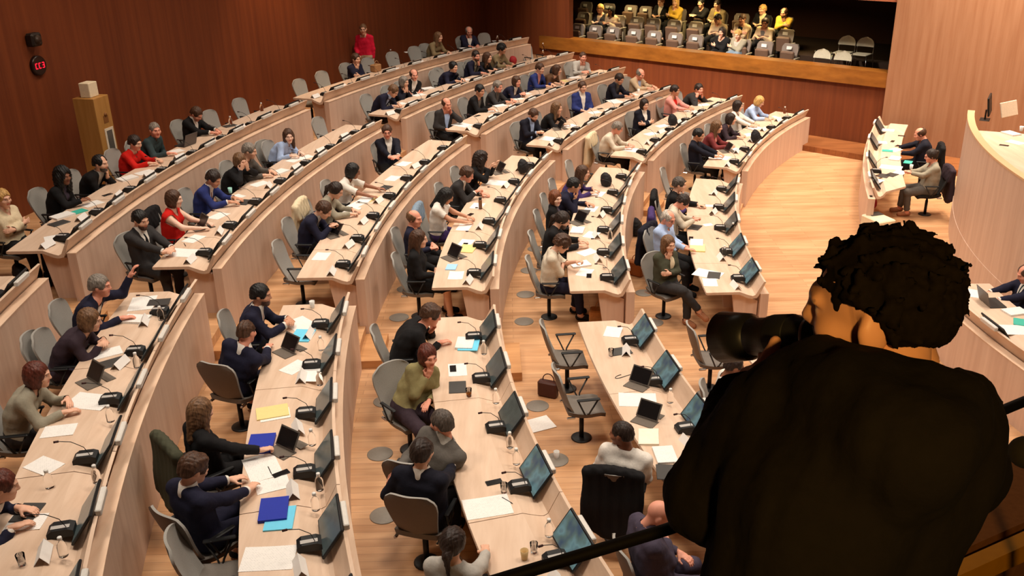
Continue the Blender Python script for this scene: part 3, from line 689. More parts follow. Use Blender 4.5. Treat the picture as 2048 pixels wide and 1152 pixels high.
def screen_mat(name, cols, estr, sc):
    m, nt, b = nmat(name); N = nt.nodes; L = nt.links
    tc = N.new('ShaderNodeTexCoord'); nz = N.new('ShaderNodeTexNoise'); nz.inputs['Scale'].default_value = sc; nz.inputs['Detail'].default_value = 2.5
    L.new(tc.outputs['Object'], nz.inputs['Vector']); r = N.new('ShaderNodeValToRGB'); e = r.color_ramp.elements
    e[0].position = .36; e[1].position = .66; e[0].color = lin(cols[0]) + (1,); e[1].color = lin(cols[-1]) + (1,)
    for i, c in enumerate(cols[1:-1]): q = e.new(.36 + .3 * (i + 1) / (len(cols) - 1)); q.color = lin(c) + (1,)
    L.new(nz.outputs['Fac'], r.inputs['Fac']); L.new(r.outputs['Color'], b.inputs['Emission Color']); b.inputs['Emission Strength'].default_value = estr
    b.inputs['Base Color'].default_value = (.02, .022, .022, 1); b.inputs['Roughness'].default_value = .25; return m
SCR_PIC = screen_mat('screen showing a blue picture', [(.22, .30, .38), (.34, .42, .40), (.42, .55, .56), (.27, .35, .38)], .75, 4)
SCR_DIM = screen_mat('dim screen', [(.22, .25, .23), (.27, .30, .28), (.24, .26, .25)], .7, 4)
SCR_OFF = mat('dark tablet screen', (.10, .09, .09), .2, noise=0)
def make_monitor(scr):
    t = thing('desk_monitor', 'proto', 'monitor', (0, 0, -20))
    # origin on the panel line, +y = away from the deputy (towards the hall centre), z from the cap
    a = math.atan2(.25, .185); R = rotx(a); c = np.array([0, -.175, .135])
    mb = MB(); mb.box(c, (.52, .31, .022), R, .006); mb.build('bezel', BLACK, t)
    mb = MB(); mb.box(c + R @ np.array([0, 0, .0125]), (.48, .27, .003), R); mb.build('screen', scr, t)
    mb = MB(); mb.box((0, -.052, .212), (.34, .05, .058), None, .008); mb.build('rear_housing', mat('pale grey housing', (.84, .82, .79), .5), t)
    return proto_of(t)
MON_PIC, MON_DIM = make_monitor(SCR_PIC), make_monitor(SCR_DIM)
def make_console():
    t = thing('microphone_console', 'proto', 'microphone', (0, 0, -20))
    mb = MB(); n = 7
    prof = [(-.10, 0), (.10, 0), (.10, .05), (.06, .068), (-.06, .068), (-.10, .04)]
    V = [];
    for s in (-.065, .065):
        for (y, z) in prof: V.append((s, y, z))
    F = [tuple(range(5, -1, -1)), tuple(range(6, 12))] + [(i, (i + 1) % 6, 6 + (i + 1) % 6, 6 + i) for i in range(6)]
    mb.add(V, F); mb.build('housing', BLACK, t)
    mb = MB(); mb.box((.018, 0, .0695), (.045, .14, .003), None, 0); mb.build('strip', mat('pale console strip', (.70, .68, .66), .5, noise=.02), t)
    mb = MB(); p = [(.03, .05, .06), (.06, .02, .17), (.10, -.06, .26), (.12, -.15, .29)]; mb.tube(p, .0035, 6); g = mb.build('gooseneck', DGREY, t)
    mb = MB(); mb.tube([(.12, -.15, .29), (.128, -.19, .292)], .010, 8); mb.build('capsule', mat('dark red capsule', (.20, .05, .04), .6), g)
    return proto_of(t)
CONSOLE = make_console()
def make_tent():
    mb = MB(); w, h, d = .12, .075, .055
    V = [(-w, -d, 0), (w, -d, 0), (w, 0, h), (-w, 0, h), (w, d, 0), (-w, d, 0), (-w, -d + .002, 0), (w, -d + .002, 0), (w, 0, h - .003), (-w, 0, h - .003), (w, d - .002, 0), (-w, d - .002, 0)]
    mb.add(V, [(0, 1, 2, 3), (3, 2, 4, 5), (7, 6, 9, 8), (8, 9, 11, 10)]); o = mb.build('name_card', mat('white card', (.92, .90, .88), .7, noise=.02)); tag(o, 'proto', 'name card'); return proto_of(o)
TENT = make_tent()
def text_mat(name, col, line=.012, dark=.55):
    """sheet with faint illegible rules of print"""
    m, nt, b = nmat(name); N = nt.nodes; L = nt.links; c = lin(col)
    tc = N.new('ShaderNodeTexCoord'); sx = N.new('ShaderNodeSeparateXYZ'); L.new(tc.outputs['Object'], sx.inputs['Vector'])
    br = N.new('ShaderNodeTexBrick'); br.inputs['Scale'].default_value = 1; br.inputs['Brick Width'].default_value = .021; br.inputs['Row Height'].default_value = line; br.inputs['Mortar Size'].default_value = line * .3
    br.inputs['Color1'].default_value = tuple(v * dark for v in c) + (1,); br.inputs['Color2'].default_value = c + (1,); br.inputs['Mortar'].default_value = c + (1,); br.inputs['Mortar Smooth'].default_value = .2
    L.new(tc.outputs['Object'], br.inputs['Vector']); L.new(br.outputs['Color'], b.inputs['Base Color']); b.inputs['Roughness'].default_value = .8; MATS[name] = m; return m
PRINT = text_mat('printed paper', (.93, .915, .895), .014, .78)
def make_sheet(w=.21, h=.297, th=.0025, m=None, name='paper_sheet', cat='paper', curl=.003):
    mb = MB(); n = 6; T = np.array([[(x, y, th + curl * (2 * x / w) ** 2 * (1 + y / h)) for x in np.linspace(-w / 2, w / 2, n)] for y in np.linspace(-h / 2, h / 2, n)])
    B = T.copy(); B[:, :, 2] = 0.0003; rim = lambda X: np.concatenate([X[0], X[1:, -1], X[-1, ::-1][1:], X[::-1, 0][1:]])
    mb.grid(T, False); mb.grid(B[:, ::-1], False); mb.grid(np.stack([rim(B), rim(T)]), False); o = mb.build(name, m or PRINT); return proto_of(tag(o, 'proto', cat))
P_A4 = make_sheet(); P_A3 = make_sheet(.42, .297, .003, name='paper_spread'); P_STACK = make_sheet(.21, .297, .025, name='paper_stack', curl=.001); P_SLIP = make_sheet(.12, .16, .002, name='paper_slip')
def make_folder(col, nm='folder', w=.24, h=.32, th=.012):
    return make_sheet(w, h, th, mat('card ' + nm + str(col), col, .6, noise=.03), nm, 'folder', .001)
def make_phone():
    mb = MB(); mb.box((0, 0, .0045), (.074, .155, .009), None, .003); o = mb.build('mobile_phone', DGREY); tag(o, 'proto', 'phone')
    mb = MB(); mb.box((0, 0, .0093), (.066, .145, .001)); mb.build('screen', SCR_OFF, o); return proto_of(o)
PHONE = make_phone()
def make_tablet():
    t = thing('tablet', 'proto', 'tablet', (0, 0, -20)); R = rotx(math.radians(58))
    # screen looks towards -y (the deputy)
    mb = MB(); mb.box((0, .02, .105), (.265, .20, .009), R, .003); mb.build('case', mat('grey tablet case', (.33, .30, .27), .6), t)
    mb = MB(); mb.box(np.array([0, .02, .105]) + R @ np.array([0, 0, .0055]), (.235, .17, .002), R); mb.build('screen', SCR_OFF, t)
    mb = MB(); mb.box((0, -.08, .005), (.265, .16, .008), None, .002); mb.box((0, .11, .005), (.24, .10, .006), None, .002); mb.build('cover', mat('taupe tablet cover', (.40, .36, .32), .7), t)
    return proto_of(t)
TABLET = make_tablet()
def make_laptop():
    t = thing('laptop', 'proto', 'laptop', (0, 0, -20)); R = rotx(math.radians(72))
    mb = MB(); mb.box((0, .135, .12), (.33, .23, .008), R, .003); mb.build('lid', mat('grey laptop lid', (.36, .33, .32), .4), t)
    mb = MB(); mb.box(np.array([0, .135, .12]) + R @ np.array([0, 0, .0045]), (.31, .20, .001), R); mb.build('screen', SCR_OFF, t)
    mb = MB(); mb.box((0, -.02, .009), (.33, .23, .016), None, .004); b = mb.build('base', DGREY, t)
    mb = MB(); mb.box((0, .01, .0175), (.29, .11, .002)); mb.build('keyboard', BLACK, b); return proto_of(t)
LAPTOP = make_laptop()
def make_flat_tablet():
    mb = MB(); mb.box((0, 0, .005), (.19, .26, .01), None, .004); o = mb.build('closed_tablet', mat('slate tablet cover', (.25, .24, .23), .5)); return proto_of(tag(o, 'proto', 'tablet'))
FLATTAB = make_flat_tablet()
def make_bottle():
    t = thing('water_bottle', 'proto', 'bottle', (0, 0, -20))
    mb = MB(); mb.lathe([(.030, .001), (.036, .006), (.037, .09), (.033, .112), (.016, .14), (.0145, .158)], n=16); mb.build('glass', GLASS, t)
    mb = MB(); mb.lathe([(.0165, .152), (.0175, .154), (.0175, .176), (.015, .179)], n=14); mb.build('cap', WHITEP, t); return proto_of(t)
BOTTLE = make_bottle()
def make_glass():
    mb = MB(); mb.lathe([(.026, .001), (.034, .10), (.032, .10), (.0245, .006)], n=16, cap=False); mb.lathe([(.0255, .001), (.0255, .006)], n=16); o = mb.build('drinking_glass', GLASS); return proto_of(tag(o, 'proto', 'glass'))
GLASSCUP = make_glass()
def make_cup():
    mb = MB(); mb.lathe([(.026, .001), (.036, .09), (.034, .09), (.025, .006)], n=16, cap=False); mb.lathe([(.025, .001), (.025, .006)], n=16); o = mb.build('paper_cup', WHITEP); return proto_of(tag(o, 'proto', 'cup'))
CUP = make_cup()
def make_pen():
    mb = MB(); mb.tube([(0, -.07, .005), (0, .055, .005), (0, .07, .005)], [.0045, .0045, .001], 6); o = mb.build('pen', BLACK); return proto_of(tag(o, 'proto', 'pen'))
PEN = make_pen()
def make_pouch(col, sz, nm='pouch', seed=1):
    F = Field((-.3, -.3, -.02), (.3, .3, .45), .016); r = np.random.RandomState(seed); sx, sy, sz_ = sz
    for i in range(7): F.ell((r.uniform(-.4, .4) * sx, r.uniform(-.4, .4) * sy, sz_ * (.4 + .25 * r.rand())), (sx * .38, sy * .42, sz_ * .45), k=.05)
    V, Q = F.mesh(); V[:, 2] = np.maximum(V[:, 2], .001); N = vnormals(V, Q); V = V + N * (noise3(V, 45, seed) * .006)[:, None]; V[:, 2] = np.maximum(V[:, 2], .001)
    o = bpy.data.objects.new(nm, npmesh(nm, V, Q, col)); COL.objects.link(o); return proto_of(tag(o, 'proto', 'bag'))
def make_handbag(m, w, d, h):
    t = thing('handbag', 'proto', 'bag', (0, 0, -20)); mb = MB(); mb.box((0, 0, h / 2), (w, d, h), None, .02, 0, 1); mb.build('body', m, t)
    a = np.linspace(0, PI, 11); mb = MB()
    mb.tube(np.column_stack([w * .3 * np.cos(a), np.full(11, d * .2), h + w * .35 * np.sin(a)]), .007, 6); mb.build('handle', m, t); return proto_of(t)
def coat(label, k_or_pos, yaw, m, cat='jacket', drop_=.45, wide=.245):
    """garment hung over a chair back"""
    F = Field((-.38, -.56, .2), (.38, .1, 1.1), .016)
    for i in range(9):
        s = -1 + i / 4; x = s * wide; F.cap((x, -.345, .985 - .03 * s * s), (x * 1.03, -.385, .955 - drop_ - .05 * math.cos(3 * s)), .042, .05, k=.05)
        F.cap((x, -.335, .985 - .03 * s * s), (x, -.27, .76), .038, .02, k=.05)
    V, Q = F.mesh(); N = vnormals(V, Q); V = V + N * (noise3(V * [1, 1, .3], 60, 4) * .008)[:, None]
    o = bpy.data.objects.new('jacket', npmesh('jacket', V, Q, m)); COL.objects.link(o); o.location = tuple(k_or_pos); o.rotation_euler = (0, 0, yaw); return tag(o, label, cat)
PROTOS = []
# ------------------------------------------------------------------ the deputies
SEATS = {}          # (sector, row) -> [(angle, words that point at whoever sits there)]
def secof(k, ang): return 'A' if ang > 180.8 else ('B' if ang > 159 else 'C') if k > 0 else None
def sit(k, x, y, ref, label, off=1.2, turn=0, chair=True, dx=0., cl=None, hz=1.18, **sp):
    """head centre of the sitter is at photo pixel x, y; the chair stands on tier k"""
    f = flz(k); z = hz
    for _ in range(4):
        Hd = at(x, y, f + z); ang, o = pol(k, Hd)
        po = min(max(off, o + .03), o + .46); P = rp(k, ang, po, f)
        d = math.hypot(*(Hd[:2] - P[:2])); z = .56 + math.sqrt(max(.655 ** 2 - d * d, .3)) + (hz - 1.18)
    yaw = seat_yaw(ang) + math.radians(turn); hc = rotz(-yaw) @ (Hd - P)
    sp.setdefault('lo', 1 if secof(k, ang) == 'C' else 0)
    o_ = person(label, P, yaw, hc, sp)
    SEATS.setdefault((secof(k, ang), k), []).append((ang, ref))
    if chair:
        dup(CHAIR, P, seat_yaw(ang) + math.radians(turn), cl or ('grey swivel chair under ' + ref), 'conference chairs at the desks')
    return P, yaw
def empty_chair(k, x, y, label, turn=0, top=.93):
    Q = at(x, y, flz(k) + top); ang, o = pol(k, Q); P = rp(k, ang, o - .27, flz(k))
    if turn: yw = seat_yaw(ang) + math.radians(turn); P = np.array([Q[0], Q[1], flz(k)]) + rotz(yw) @ np.array([0, .28, 0])
    return dup(CHAIR, P, seat_yaw(ang) + math.radians(turn), label, 'conference chairs at the desks'), P
F_, M_ = 'f', 'm'
# back row, middle block
sit(6, 6, 397, 'the cream knit at the left edge', 'person in cream knit top with folded arms at the left edge', turn=-15, sex=F_, wear='sweater', c='cream', p='black', hair='short', hc='blond', L='cross', R='cross', hy=-10, skin='light')
sit(6, 126, 352, 'the curly dark hair in black blazer', 'woman with dark curly hair in black blazer and pink top, back row', sex=F_, wear='suit', c='black', s='mauve', hair='curly_long', hc='black', skin='brown', L='lap', R='clasp', hy=-20)
sit(6, 201, 327, 'the man in black suit with fist at his chin', 'man with receding dark hair in black suit, fist at his chin, back row', sex=M_, c='black', s='lgrey', hair='receding', hc='black', beard='dgrey', L='chin', R='cross', hy=-5)
sit(6, 270, 286, 'the long sleeved red top', 'woman with dark curly hair in long sleeved red top', sex=F_, wear='sweater', c='red', hair='short', hc='dbrown', L='table', R='table', hy=-8, hp=14)
sit(6, 310, 260, 'the grey haired man in green checks', 'grey haired man in dark green checked shirt beside the red top', c='teal', wear='shirt', hair='crop', hc='grey', skin='ruddy', L='lap', R='table', hy=-35)
sit(6, 393, 228, 'the black suit looking down in back row', 'man in black suit and open white shirt reading, by the veneer wall', c='black', s='white', hair='short', hc='brown', skin='ruddy', L='write', R='write', hy=-10, hp=40, wear='suit')
# fifth row, middle block
sit(5, 281, 440, 'the bearded man in charcoal suit', 'bearded man in charcoal suit with folded hands at the row end', turn=-22, c='charcoal', s='white', tie='black', hair='short', hc='black', beard='black', L='clasp', R='clasp', hy=-5, hp=14, p='charcoal', cl='swivel chair under the bearded man in charcoal suit')
sit(5, 348, 398, 'the red sleeveless top', 'woman with brown bob in red sleeveless top at the desk', sex=F_, wear='sleeveless', c='red', hair='bob', hc='brown', L='table', R='table', hy=5, skin='pale')
sit(5, 427, 358, 'the royal blue suit', 'young man in royal blue suit typing at the desk', c='blue', s='white', tie='wine', hair='short', hc='dbrown', L='typing', R='typing', hy=-12, hp=28, skin='tan')
sit(5, 480, 322, 'the woman holding her eyes', 'woman in black jacket holding both hands to her eyes', sex=F_, c='black', s='skyblue', hair='bob', hc='lbrown', L='face', R='face', hy=-25, hp=15)
sit(5, 499, 302, 'the grey haired sweater', 'grey haired person in grey sweater bending over the desk', c='grey', wear='sweater', hair='short', hc='grey', L='table', R='table', hy=10, hp=15)
sit(5, 577, 272, 'the light blue blouse', 'woman with long brown hair in light blue blouse facing the camera', sex=F_, wear='shirt', c='lblue', hair='long', hc='brown', L='table', R='table', turn=-12, hy=-40, skin='pale')
# fourth row, middle block
sit(4, 648, 420, 'the navy suit bent over a phone', 'man in dark navy suit bent over a phone, fourth row', c='navy', s='lgrey', tie='charcoal', hair='short', hc='brown', L='phone', R='phone', hy=-5, hp=38)
sit(4, 672, 381, 'the beige knit with tied hair', 'woman in beige knit with dark tied hair writing', sex=F_, wear='sweater', c='sage', hair='ponytail', hc='dbrown', L='table', R='write', hy=-5, hp=30)
sit(4, 706, 342, 'the white top with black hair', 'woman with black hair in white top reaching over the desk', sex=F_, wear='half', c='white', hair='bob', hc='black', skin='brown', L='reach', R='reach', hy=15, hp=20)
sit(4, 774, 264, 'the man in glasses facing out', 'man in dark jacket, white shirt and glasses sitting turned outward', turn=-50, wear='suit', c='dnavy', s='white', hair='short', hc='brown', glasses=1, L='clasp', R='clasp', hy=-15, skin='ruddy', off=1.1)
# third row, middle block
sit(3, 838, 478, 'the brown haired woman in black at the row end', 'woman with long brown hair in black jacket at the row end', sex=F_, c='black', s='black', hair='long', hc='brown', L='lap', R='lap', hy=0, skirt=1, p='black', shoe='black')
sit(3, 829, 437, 'the bald man in navy', 'bald man in navy suit and white shirt leaning back', c='navy', s='white', hair='fringe_bald', hc='lbrown', skin='ruddy', L='lap', R='lap', hy=-20, wear='open', v=.42, off=1.25, hz=1.12)
sit(3, 893, 392, 'the white T-shirt', 'woman in white T-shirt with black hair hanging forward', sex=F_, wear='tee', c='white', p='purple', hair='long', hc='black', L='table', R='table', hy=10, hp=35, skin='tan')
sit(3, 934, 349, 'the charcoal suit with brown hair', 'man with brown hair in charcoal suit looking at his phone', c='charcoal', s='white', tie='mauve', hair='side', hc='brown', L='table', R='phone', hy=-8, hp=22, skin='ruddy')
sit(3, 963, 318, 'the curly haired woman raising her hands', 'woman with long dark curly hair in black, hands raised in talk', sex=F_, wear='sweater', c='black', hair='curly_long', hc='dbrown', L=(-.15, .45, 1.0, (0, .5, .9)), R=(.1, .42, 1.02, (0, .5, .9)), hy=15)
# second row, middle block
sit(2, 1124, 488, 'the curly brown hair in cream blouse', 'woman with curly brown hair in cream blouse leaning over papers', sex=F_, wear='rolled', c='ivory', p='navy', hair='curly', hc='brown', L='phone', R='cross', hy=5, hp=35)
sit(2, 1125, 440, 'the bearded man with tied hair', 'bearded man with tied dark hair in black jacket', c='black', wear='sweater', hair='ponytail', hc='dbrown', beard='dbrown', L='table', R='table', hy=-5, hp=28)
sit(2, 1111, 396, 'the red haired woman in black', 'woman with short reddish hair in black jacket, second row', sex=F_, c='black', s='mauve', hair='bob', hc='red', skin='pale', L='lap', R='lap', hy=-45)
sit(2, 1148, 371, 'the man with bright blue shirt', 'dark haired man in navy jacket over bright blue shirt', c='navy', s='blue', hair='short', hc='black', skin='tan', L='table', R='chin', hy=5, hp=15)
sit(2, 1166, 345, 'the smiling woman with long hair', 'smiling woman with long brown hair in purple top', sex=F_, wear='sweater', c='purple', hair='long', hc='brown', L='table', R='table', hy=5)
# front row, middle block
sit(1, 1337, 488, 'the woman with crossed legs', 'woman in green jacket with crossed legs and hand at chin', turn=-52, sex=F_, wear='open', c='green', s='cream', p='charcoal', hair='long', hc='lbrown', L='cross', R='chin', hy=-8, legs='cross', shoe='tanshoe', skin='light')
sit(1, 1337, 437, 'the white haired man in light blue shirt', 'old man with glasses in light blue shirt', wear='shirt', c='lblue', hair='thin', hc='white', glasses=1, L='rest', R='table', turn=-30, hy=-10, hp=20, w=1.1, skin='ruddy')
sit(1, 1366, 404, 'the purple scarf', 'person in cream top and purple scarf bent over a phone', sex=F_, wear='sweater', c='ivory', hair='short', hc='dbrown', L='phone', R='phone', hy=0, hp=40, skin='ruddy')
sit(1, 1359, 369, 'the dark jacket in the front row', 'greying man in dark jacket, farthest of the front row middle block', c='black', wear='sweater', hair='short', hc='dgrey', L='table', R='chin', hy=0, hp=10)
# near block
sit(5, 200, 572, 'the man waving', 'grey haired man in navy suit raising his arm', c='navy', s='white', hair='short', hc='grey', skin='ruddy', R='table', L='wave', hy=0, hp=8, tall=1, wear='open', v=.36)
sit(5, 180, 640, 'the bob in dark blouse', 'woman with light brown bob in dark patterned blouse', sex=F_, wear='shirt', c='plum', p='mauve', hair='bob', hc='lbrown', L='clasp', R='clasp', hy=5, hp=15)
sit(5, 75, 750, 'the auburn hair in taupe jacket', 'woman with auburn hair in taupe jacket gesturing', sex=F_, wear='shirt', c='sage', p='charcoal', hair='bob', hc='auburn', L='clasp', R='table', hy=0, hp=10)
sit(5, 4, 972, 'the auburn head at the left edge', 'person with auburn hair in dark navy, cut by the left edge', c='navy', s='white', hair='short', hc='auburn', L='table', R='table', hy=10, hp=15)
sit(4, 522, 590, 'the black haired man with red tie', 'black haired man in navy suit and red tie, hands clasped', c='navy', s='white', tie='wine', hair='short', hc='black', beard='black', skin='tan', L='clasp', R='clasp', hy=-5, hp=8, w=1.12)
sit(4, 493, 664, 'the balding navy suit', 'balding man in navy suit seen from behind, near block', turn=62, c='navy', s='white', hair='crop', hc='brown', skin='ruddy', L='lap', R='table', hy=0, hp=14, off=1.22, p='navy')
sit(4, 402, 822, 'the long brown hair writing', 'woman with long brown hair in black writing on a sheet', turn=30, sex=F_, wear='sweater', c='black', p='black', hair='long', hc='lbrown', L='lap', R=(.42, .42, .80, (.3, 1, 0), (.6, -.6, -1), 'fist'), hy=10, hp=10)
sit(4, 388, 938, 'the brown haired navy suit with sheets', 'brown haired man in navy suit holding sheets, seen from behind', turn=40, c='navy', s='white', hair='side', hc='brown', L='table', R='table', hy=-10, hp=18, p='navy')
sit(3, 862, 630, 'the black jacket with hand at mouth', 'man with brown hair in black jacket, hand at his mouth', c='black', wear='sweater', hair='side', hc='brown', skin='ruddy', L='chin', R='table', hy=0, hp=22, w=1.12, off=1.25)
sit(3, 856, 712, 'the olive sweater', 'woman with auburn bob in olive sweater, hand at chin', turn=-58, sex=F_, wear='sweater', c='olive', p='plum', hair='bob', hc='auburn', L='lap', R='chin', hy=-8, hp=8, skin='ruddy')
sit(3, 883, 846, 'the man looking back in grey jacket', 'man with slick dark hair in grey jacket looking left', turn=60, wear='suit', c='grey', s='lgrey', hair='short', hc='dgrey', skin='ruddy', L='back', R='lap', hy=68, hp=5, p='denim', w=1.1)
sit(3, 845, 905, 'the dark navy back before the tall chair', 'man with dark hair in dark navy suit, back to the camera', turn=60, c='dnavy', s='white', hair='short', hc='dbrown', L='rest', R='table', hy=-5, hp=8, p='black', w=1.12)
sit(3, 907, 1085, 'the tied dark hair at the bottom edge', 'woman with tied dark hair in pale grey blouse, bottom edge', turn=55, sex=F_, wear='shirt', c='lgrey', p='charcoal', hair='ponytail', hc='dbrown', L='lap', R='table', hy=0, hp=5)
sit(2, 1243, 868, 'the white shirt with cropped hair', 'man with cropped dark hair in white shirt looking left', turn=62, wear='shirt', c='white', p='mauve', hair='crop', hc='dbrown', skin='brown', L='lap', R='lap', hy=72, hp=8, w=1.1)
sit(2, 1318, 1030, 'the bald man at the rail', 'bald man in dusky purple suit below the black rail', turn=-5, c='mauve', s='mauve', hair='bald', skin='ruddy', L='lap', R='cross', hy=-15, hp=28, p='mauve', w=1.2)
sit(1, 1468, 733, 'the person half hidden by the camera', 'person in white shirt half hidden behind the camera, hand at face', turn=-20, wear='rolled', c='white', p='black', hair='crop', hc='dbrown', skin='brown', L='chin', R='table', hy=20, hp=20)
# far block, back row
sit(6, 712, 118, 'the dark checked jacket in the far back row', 'person in dark navy jacket, hand at face, before the red jacket', c='navy', wear='sweater', hair='short', hc='brown', L='cross', R='chin', hy=-10)
sit(6, 877, 74, 'the olive blouse in the far back row', 'woman in olive blouse with fair hair in the far back row', sex=F_, wear='shirt', c='khaki', hair='long', hc='lbrown', L='table', R='table', hy=10)
sit(6, 938, 63, 'the bald man in bright navy in back row', 'bald man with glasses in blue jacket, farthest back row', turn=-25, c='navy', s='white', wear='open', hair='fringe_bald', hc='grey', glasses=1, skin='ruddy', L='table', R='table', hy=-10, hp=20)
# far block, fifth row
sit(5, 787, 182, 'the greying man bent over writing', 'fair greying man in navy suit bent over writing', c='navy', s='lblue', hair='short', hc='lbrown', L='write', R='write', hy=-5, hp=38)
sit(5, 808, 164, 'the grey bob with clasped fists', 'woman with grey bob in navy, fists before her mouth', sex=F_, wear='sweater', c='dnavy', hair='bob', hc='grey', L='chin', R='chin', hy=-5, hp=10)
sit(5, 828, 150, 'the bald man with crossed arms', 'balding man in black suit and white shirt with folded arms', turn=-25, c='black', s='white', hair='fringe_bald', hc='brown', skin='ruddy', L='cross', R='cross', hy=-15)
sit(5, 907, 134, 'the dark haired woman in slate jacket', 'woman with pulled back dark hair in slate navy jacket', sex=F_, c='navy', s='navy', hair='bun', hc='black', L='table', R='table', hy=-10, hp=10)
sit(5, 952, 112, 'the bearded man at the white tablet', 'bearded man in navy suit, hand near chin, far block', c='navy', s='cream', hair='short', hc='dbrown', beard='brown', skin='ruddy', L='chin', R='table', hy=-20)
sit(5, 975, 115, 'the long brown hair in black', 'woman with long brown hair in black top between two neighbours', sex=F_, wear='sweater', c='black', hair='long', hc='brown', L='table', R='table', hy=10)
sit(5, 1004, 98, 'the khaki blouse at the far end', 'person with dark hair in khaki blouse near the red bag', sex=F_, wear='shirt', c='khaki', hair='curly', hc='black', skin='tan', L='table', R='table', hy=15)
# far block, fourth row
sit(4, 893, 208, 'the older man in pale blue shirt', 'older man in charcoal suit and pale blue shirt, hand raised', turn=-25, c='charcoal', s='lblue', hair='fringe_bald', hc='brown', skin='ruddy', wear='open', v=.42, R='lap', L='cheek', hy=-8, hp=12)
sit(4, 960, 181, 'the black jacket over grey shirt', 'dark haired young man in black jacket over grey shirt', wear='open', c='black', s='grey', v=.4, hair='short', hc='black', skin='tan', L='lap', R='table', hy=-15, hp=14)
sit(4, 996, 173, 'the grey suit with badge', 'grey haired man in dark suit with a white badge', c='charcoal', s='grey', hair='short', hc='grey', skin='ruddy', L='table', R='table', hy=-10, hp=12)
sit(4, 1033, 163, 'the brown haired woman in navy blazer', 'woman with brown hair in navy blazer, fourth row far block', sex=F_, c='navy', s='white', hair='bob', hc='brown', skin='ruddy', L='clasp', R='clasp', hy=-15)
sit(4, 1080, 137, 'the blue suit with pale tie', 'man with brown hair in blue suit and pale tie', c='blue', s='pink', hair='short', hc='brown', L='table', R='table', hy=-5, hp=12)
sit(4, 1114, 140, 'the person behind the black bag', 'brown haired person half hidden behind a black bag', sex=F_, wear='sweater', c='brown', hair='bob', hc='brown', L='table', R='table', hy=20)
sit(4, 1166, 114, 'the light grey suit', 'man in light grey suit at the row end by the gallery', turn=-25, c='lgrey', s='white', wear='open', v=.36, hair='crop', hc='brown', skin='ruddy', L='clasp', R='clasp', hy=-10, w=1.1)
# far block, third row
sit(3, 1067, 230, 'the navy suit over pale blue with phone', 'bearded man in navy suit over pale blue shirt holding a phone', turn=-25, c='dnavy', s='lblue', v=.42, hair='short', hc='brown', beard='brown', L='phone', R='phone', hy=0, hp=30)
sit(3, 1114, 216, 'the long light brown hair', 'woman with long light brown hair in black at the desk', sex=F_, wear='sweater', c='black', hair='long', hc='lbrown', L='cheek', R='table', hy=10)
sit(3, 1165, 174, 'the vivid blue suit', 'man in vivid blue suit and white shirt sitting turned outward', turn=-35, c='blue', s='white', v=.42, hair='short', hc='brown', L='lap', R='lap', hy=0)
sit(3, 1239, 158, 'the navy jacket with dark tie', 'man in navy jacket with dark tie, head lowered', c='dnavy', s='grey', tie='dnavy', hair='short', hc='dbrown', skin='tan', L='table', R='table', hy=-10, hp=25)
sit(3, 1281, 148, 'the bald man in beige', 'bald man in beige jacket at the row end by the gallery', c='beige', s='lblue', hair='fringe_bald', hc='grey', skin='ruddy', L='table', R='table', hy=-5, hp=28, wear='open')
# far block, second row
sit(2, 1235, 256, 'the silver hair in cream', 'silver haired person in cream jacket leaning on the desk', sex=F_, wear='shirt', c='ivory', p='black', hair='short', hc='grey', skin='ruddy', L='table', R='table', hy=10, hp=25, w=1.15)
sit(2, 1289, 209, 'the dark hair in dark jacket with crossed arms', 'woman with dark hair in dark jacket, arms folded', turn=-25, sex=F_, c='dnavy', s='white', hair='bob', hc='dbrown', L='cross', R='cross', hy=-10, hp=10)
sit(2, 1350, 181, 'the pink jacket', 'woman with short dark hair in pink jacket', sex=F_, wear='open', c='pink', s='red', hair='short', hc='dbrown', skin='tan', L='table', R='table', hy=10)
sit(2, 1398, 178, 'the charcoal jacket with hand at face', 'man in charcoal jacket resting his face on a hand', c='charcoal', wear='sweater', hair='short', hc='dbrown', skin='ruddy', L='cheek', R='cheek', hy=-20)
# far block, front row
sit(1, 1397, 270, 'the navy suit at the front end', 'dark haired man in navy suit, front row far block', c='dnavy', s='navy', hair='short', hc='black', skin='tan', L='table', R='table', hy=-5, hp=15, wear='sweater')
sit(1, 1434, 254, 'the burgundy jacket', 'woman with light brown hair in burgundy jacket', sex=F_, wear='open', c='burgundy', s='pink', hair='wavy', hc='lbrown', L='table', R='table', hy=0)
sit(1, 1462, 238, 'the dark floral jacket', 'dark haired person in dark floral jacket behind the burgundy jacket', sex=F_, wear='shirt', c='plum', hair='bob', hc='dbrown', L='table', R='table', hy=10)
sit(1, 1476, 212, 'the white top with shoulder strap', 'dark haired woman in white top with a dark strap', sex=F_, wear='shirt', c='white', hair='bob', hc='dbrown', L='table', R='table', hy=10, skin='light')
sit(1, 1519, 203, 'the blond hair in sky blue', 'woman with short blond hair in sky blue blouse', sex=F_, wear='shirt', c='lblue', hair='bob', hc='blond', L='table', R='table', hy=10, hp=28)
# standing by the wall
P, n = wall_hit(732, 90); H_ = at(727, 55, flz(6) + 1.66); Pst = np.array([H_[0], H_[1], flz(6)])
person('man in red jacket and beige trousers standing against the wall', Pst, math.atan2(-.95, -.35) - PI / 2, np.array([0, .02, 1.62]), dict(glasses=1, stand=1, legs='stand', wear='open', c='pinkred', s='pinkred', p='beige', hair='crop', hc='lbrown', L='down', R=(.12, .22, 1.0), hy=20, lo=1))
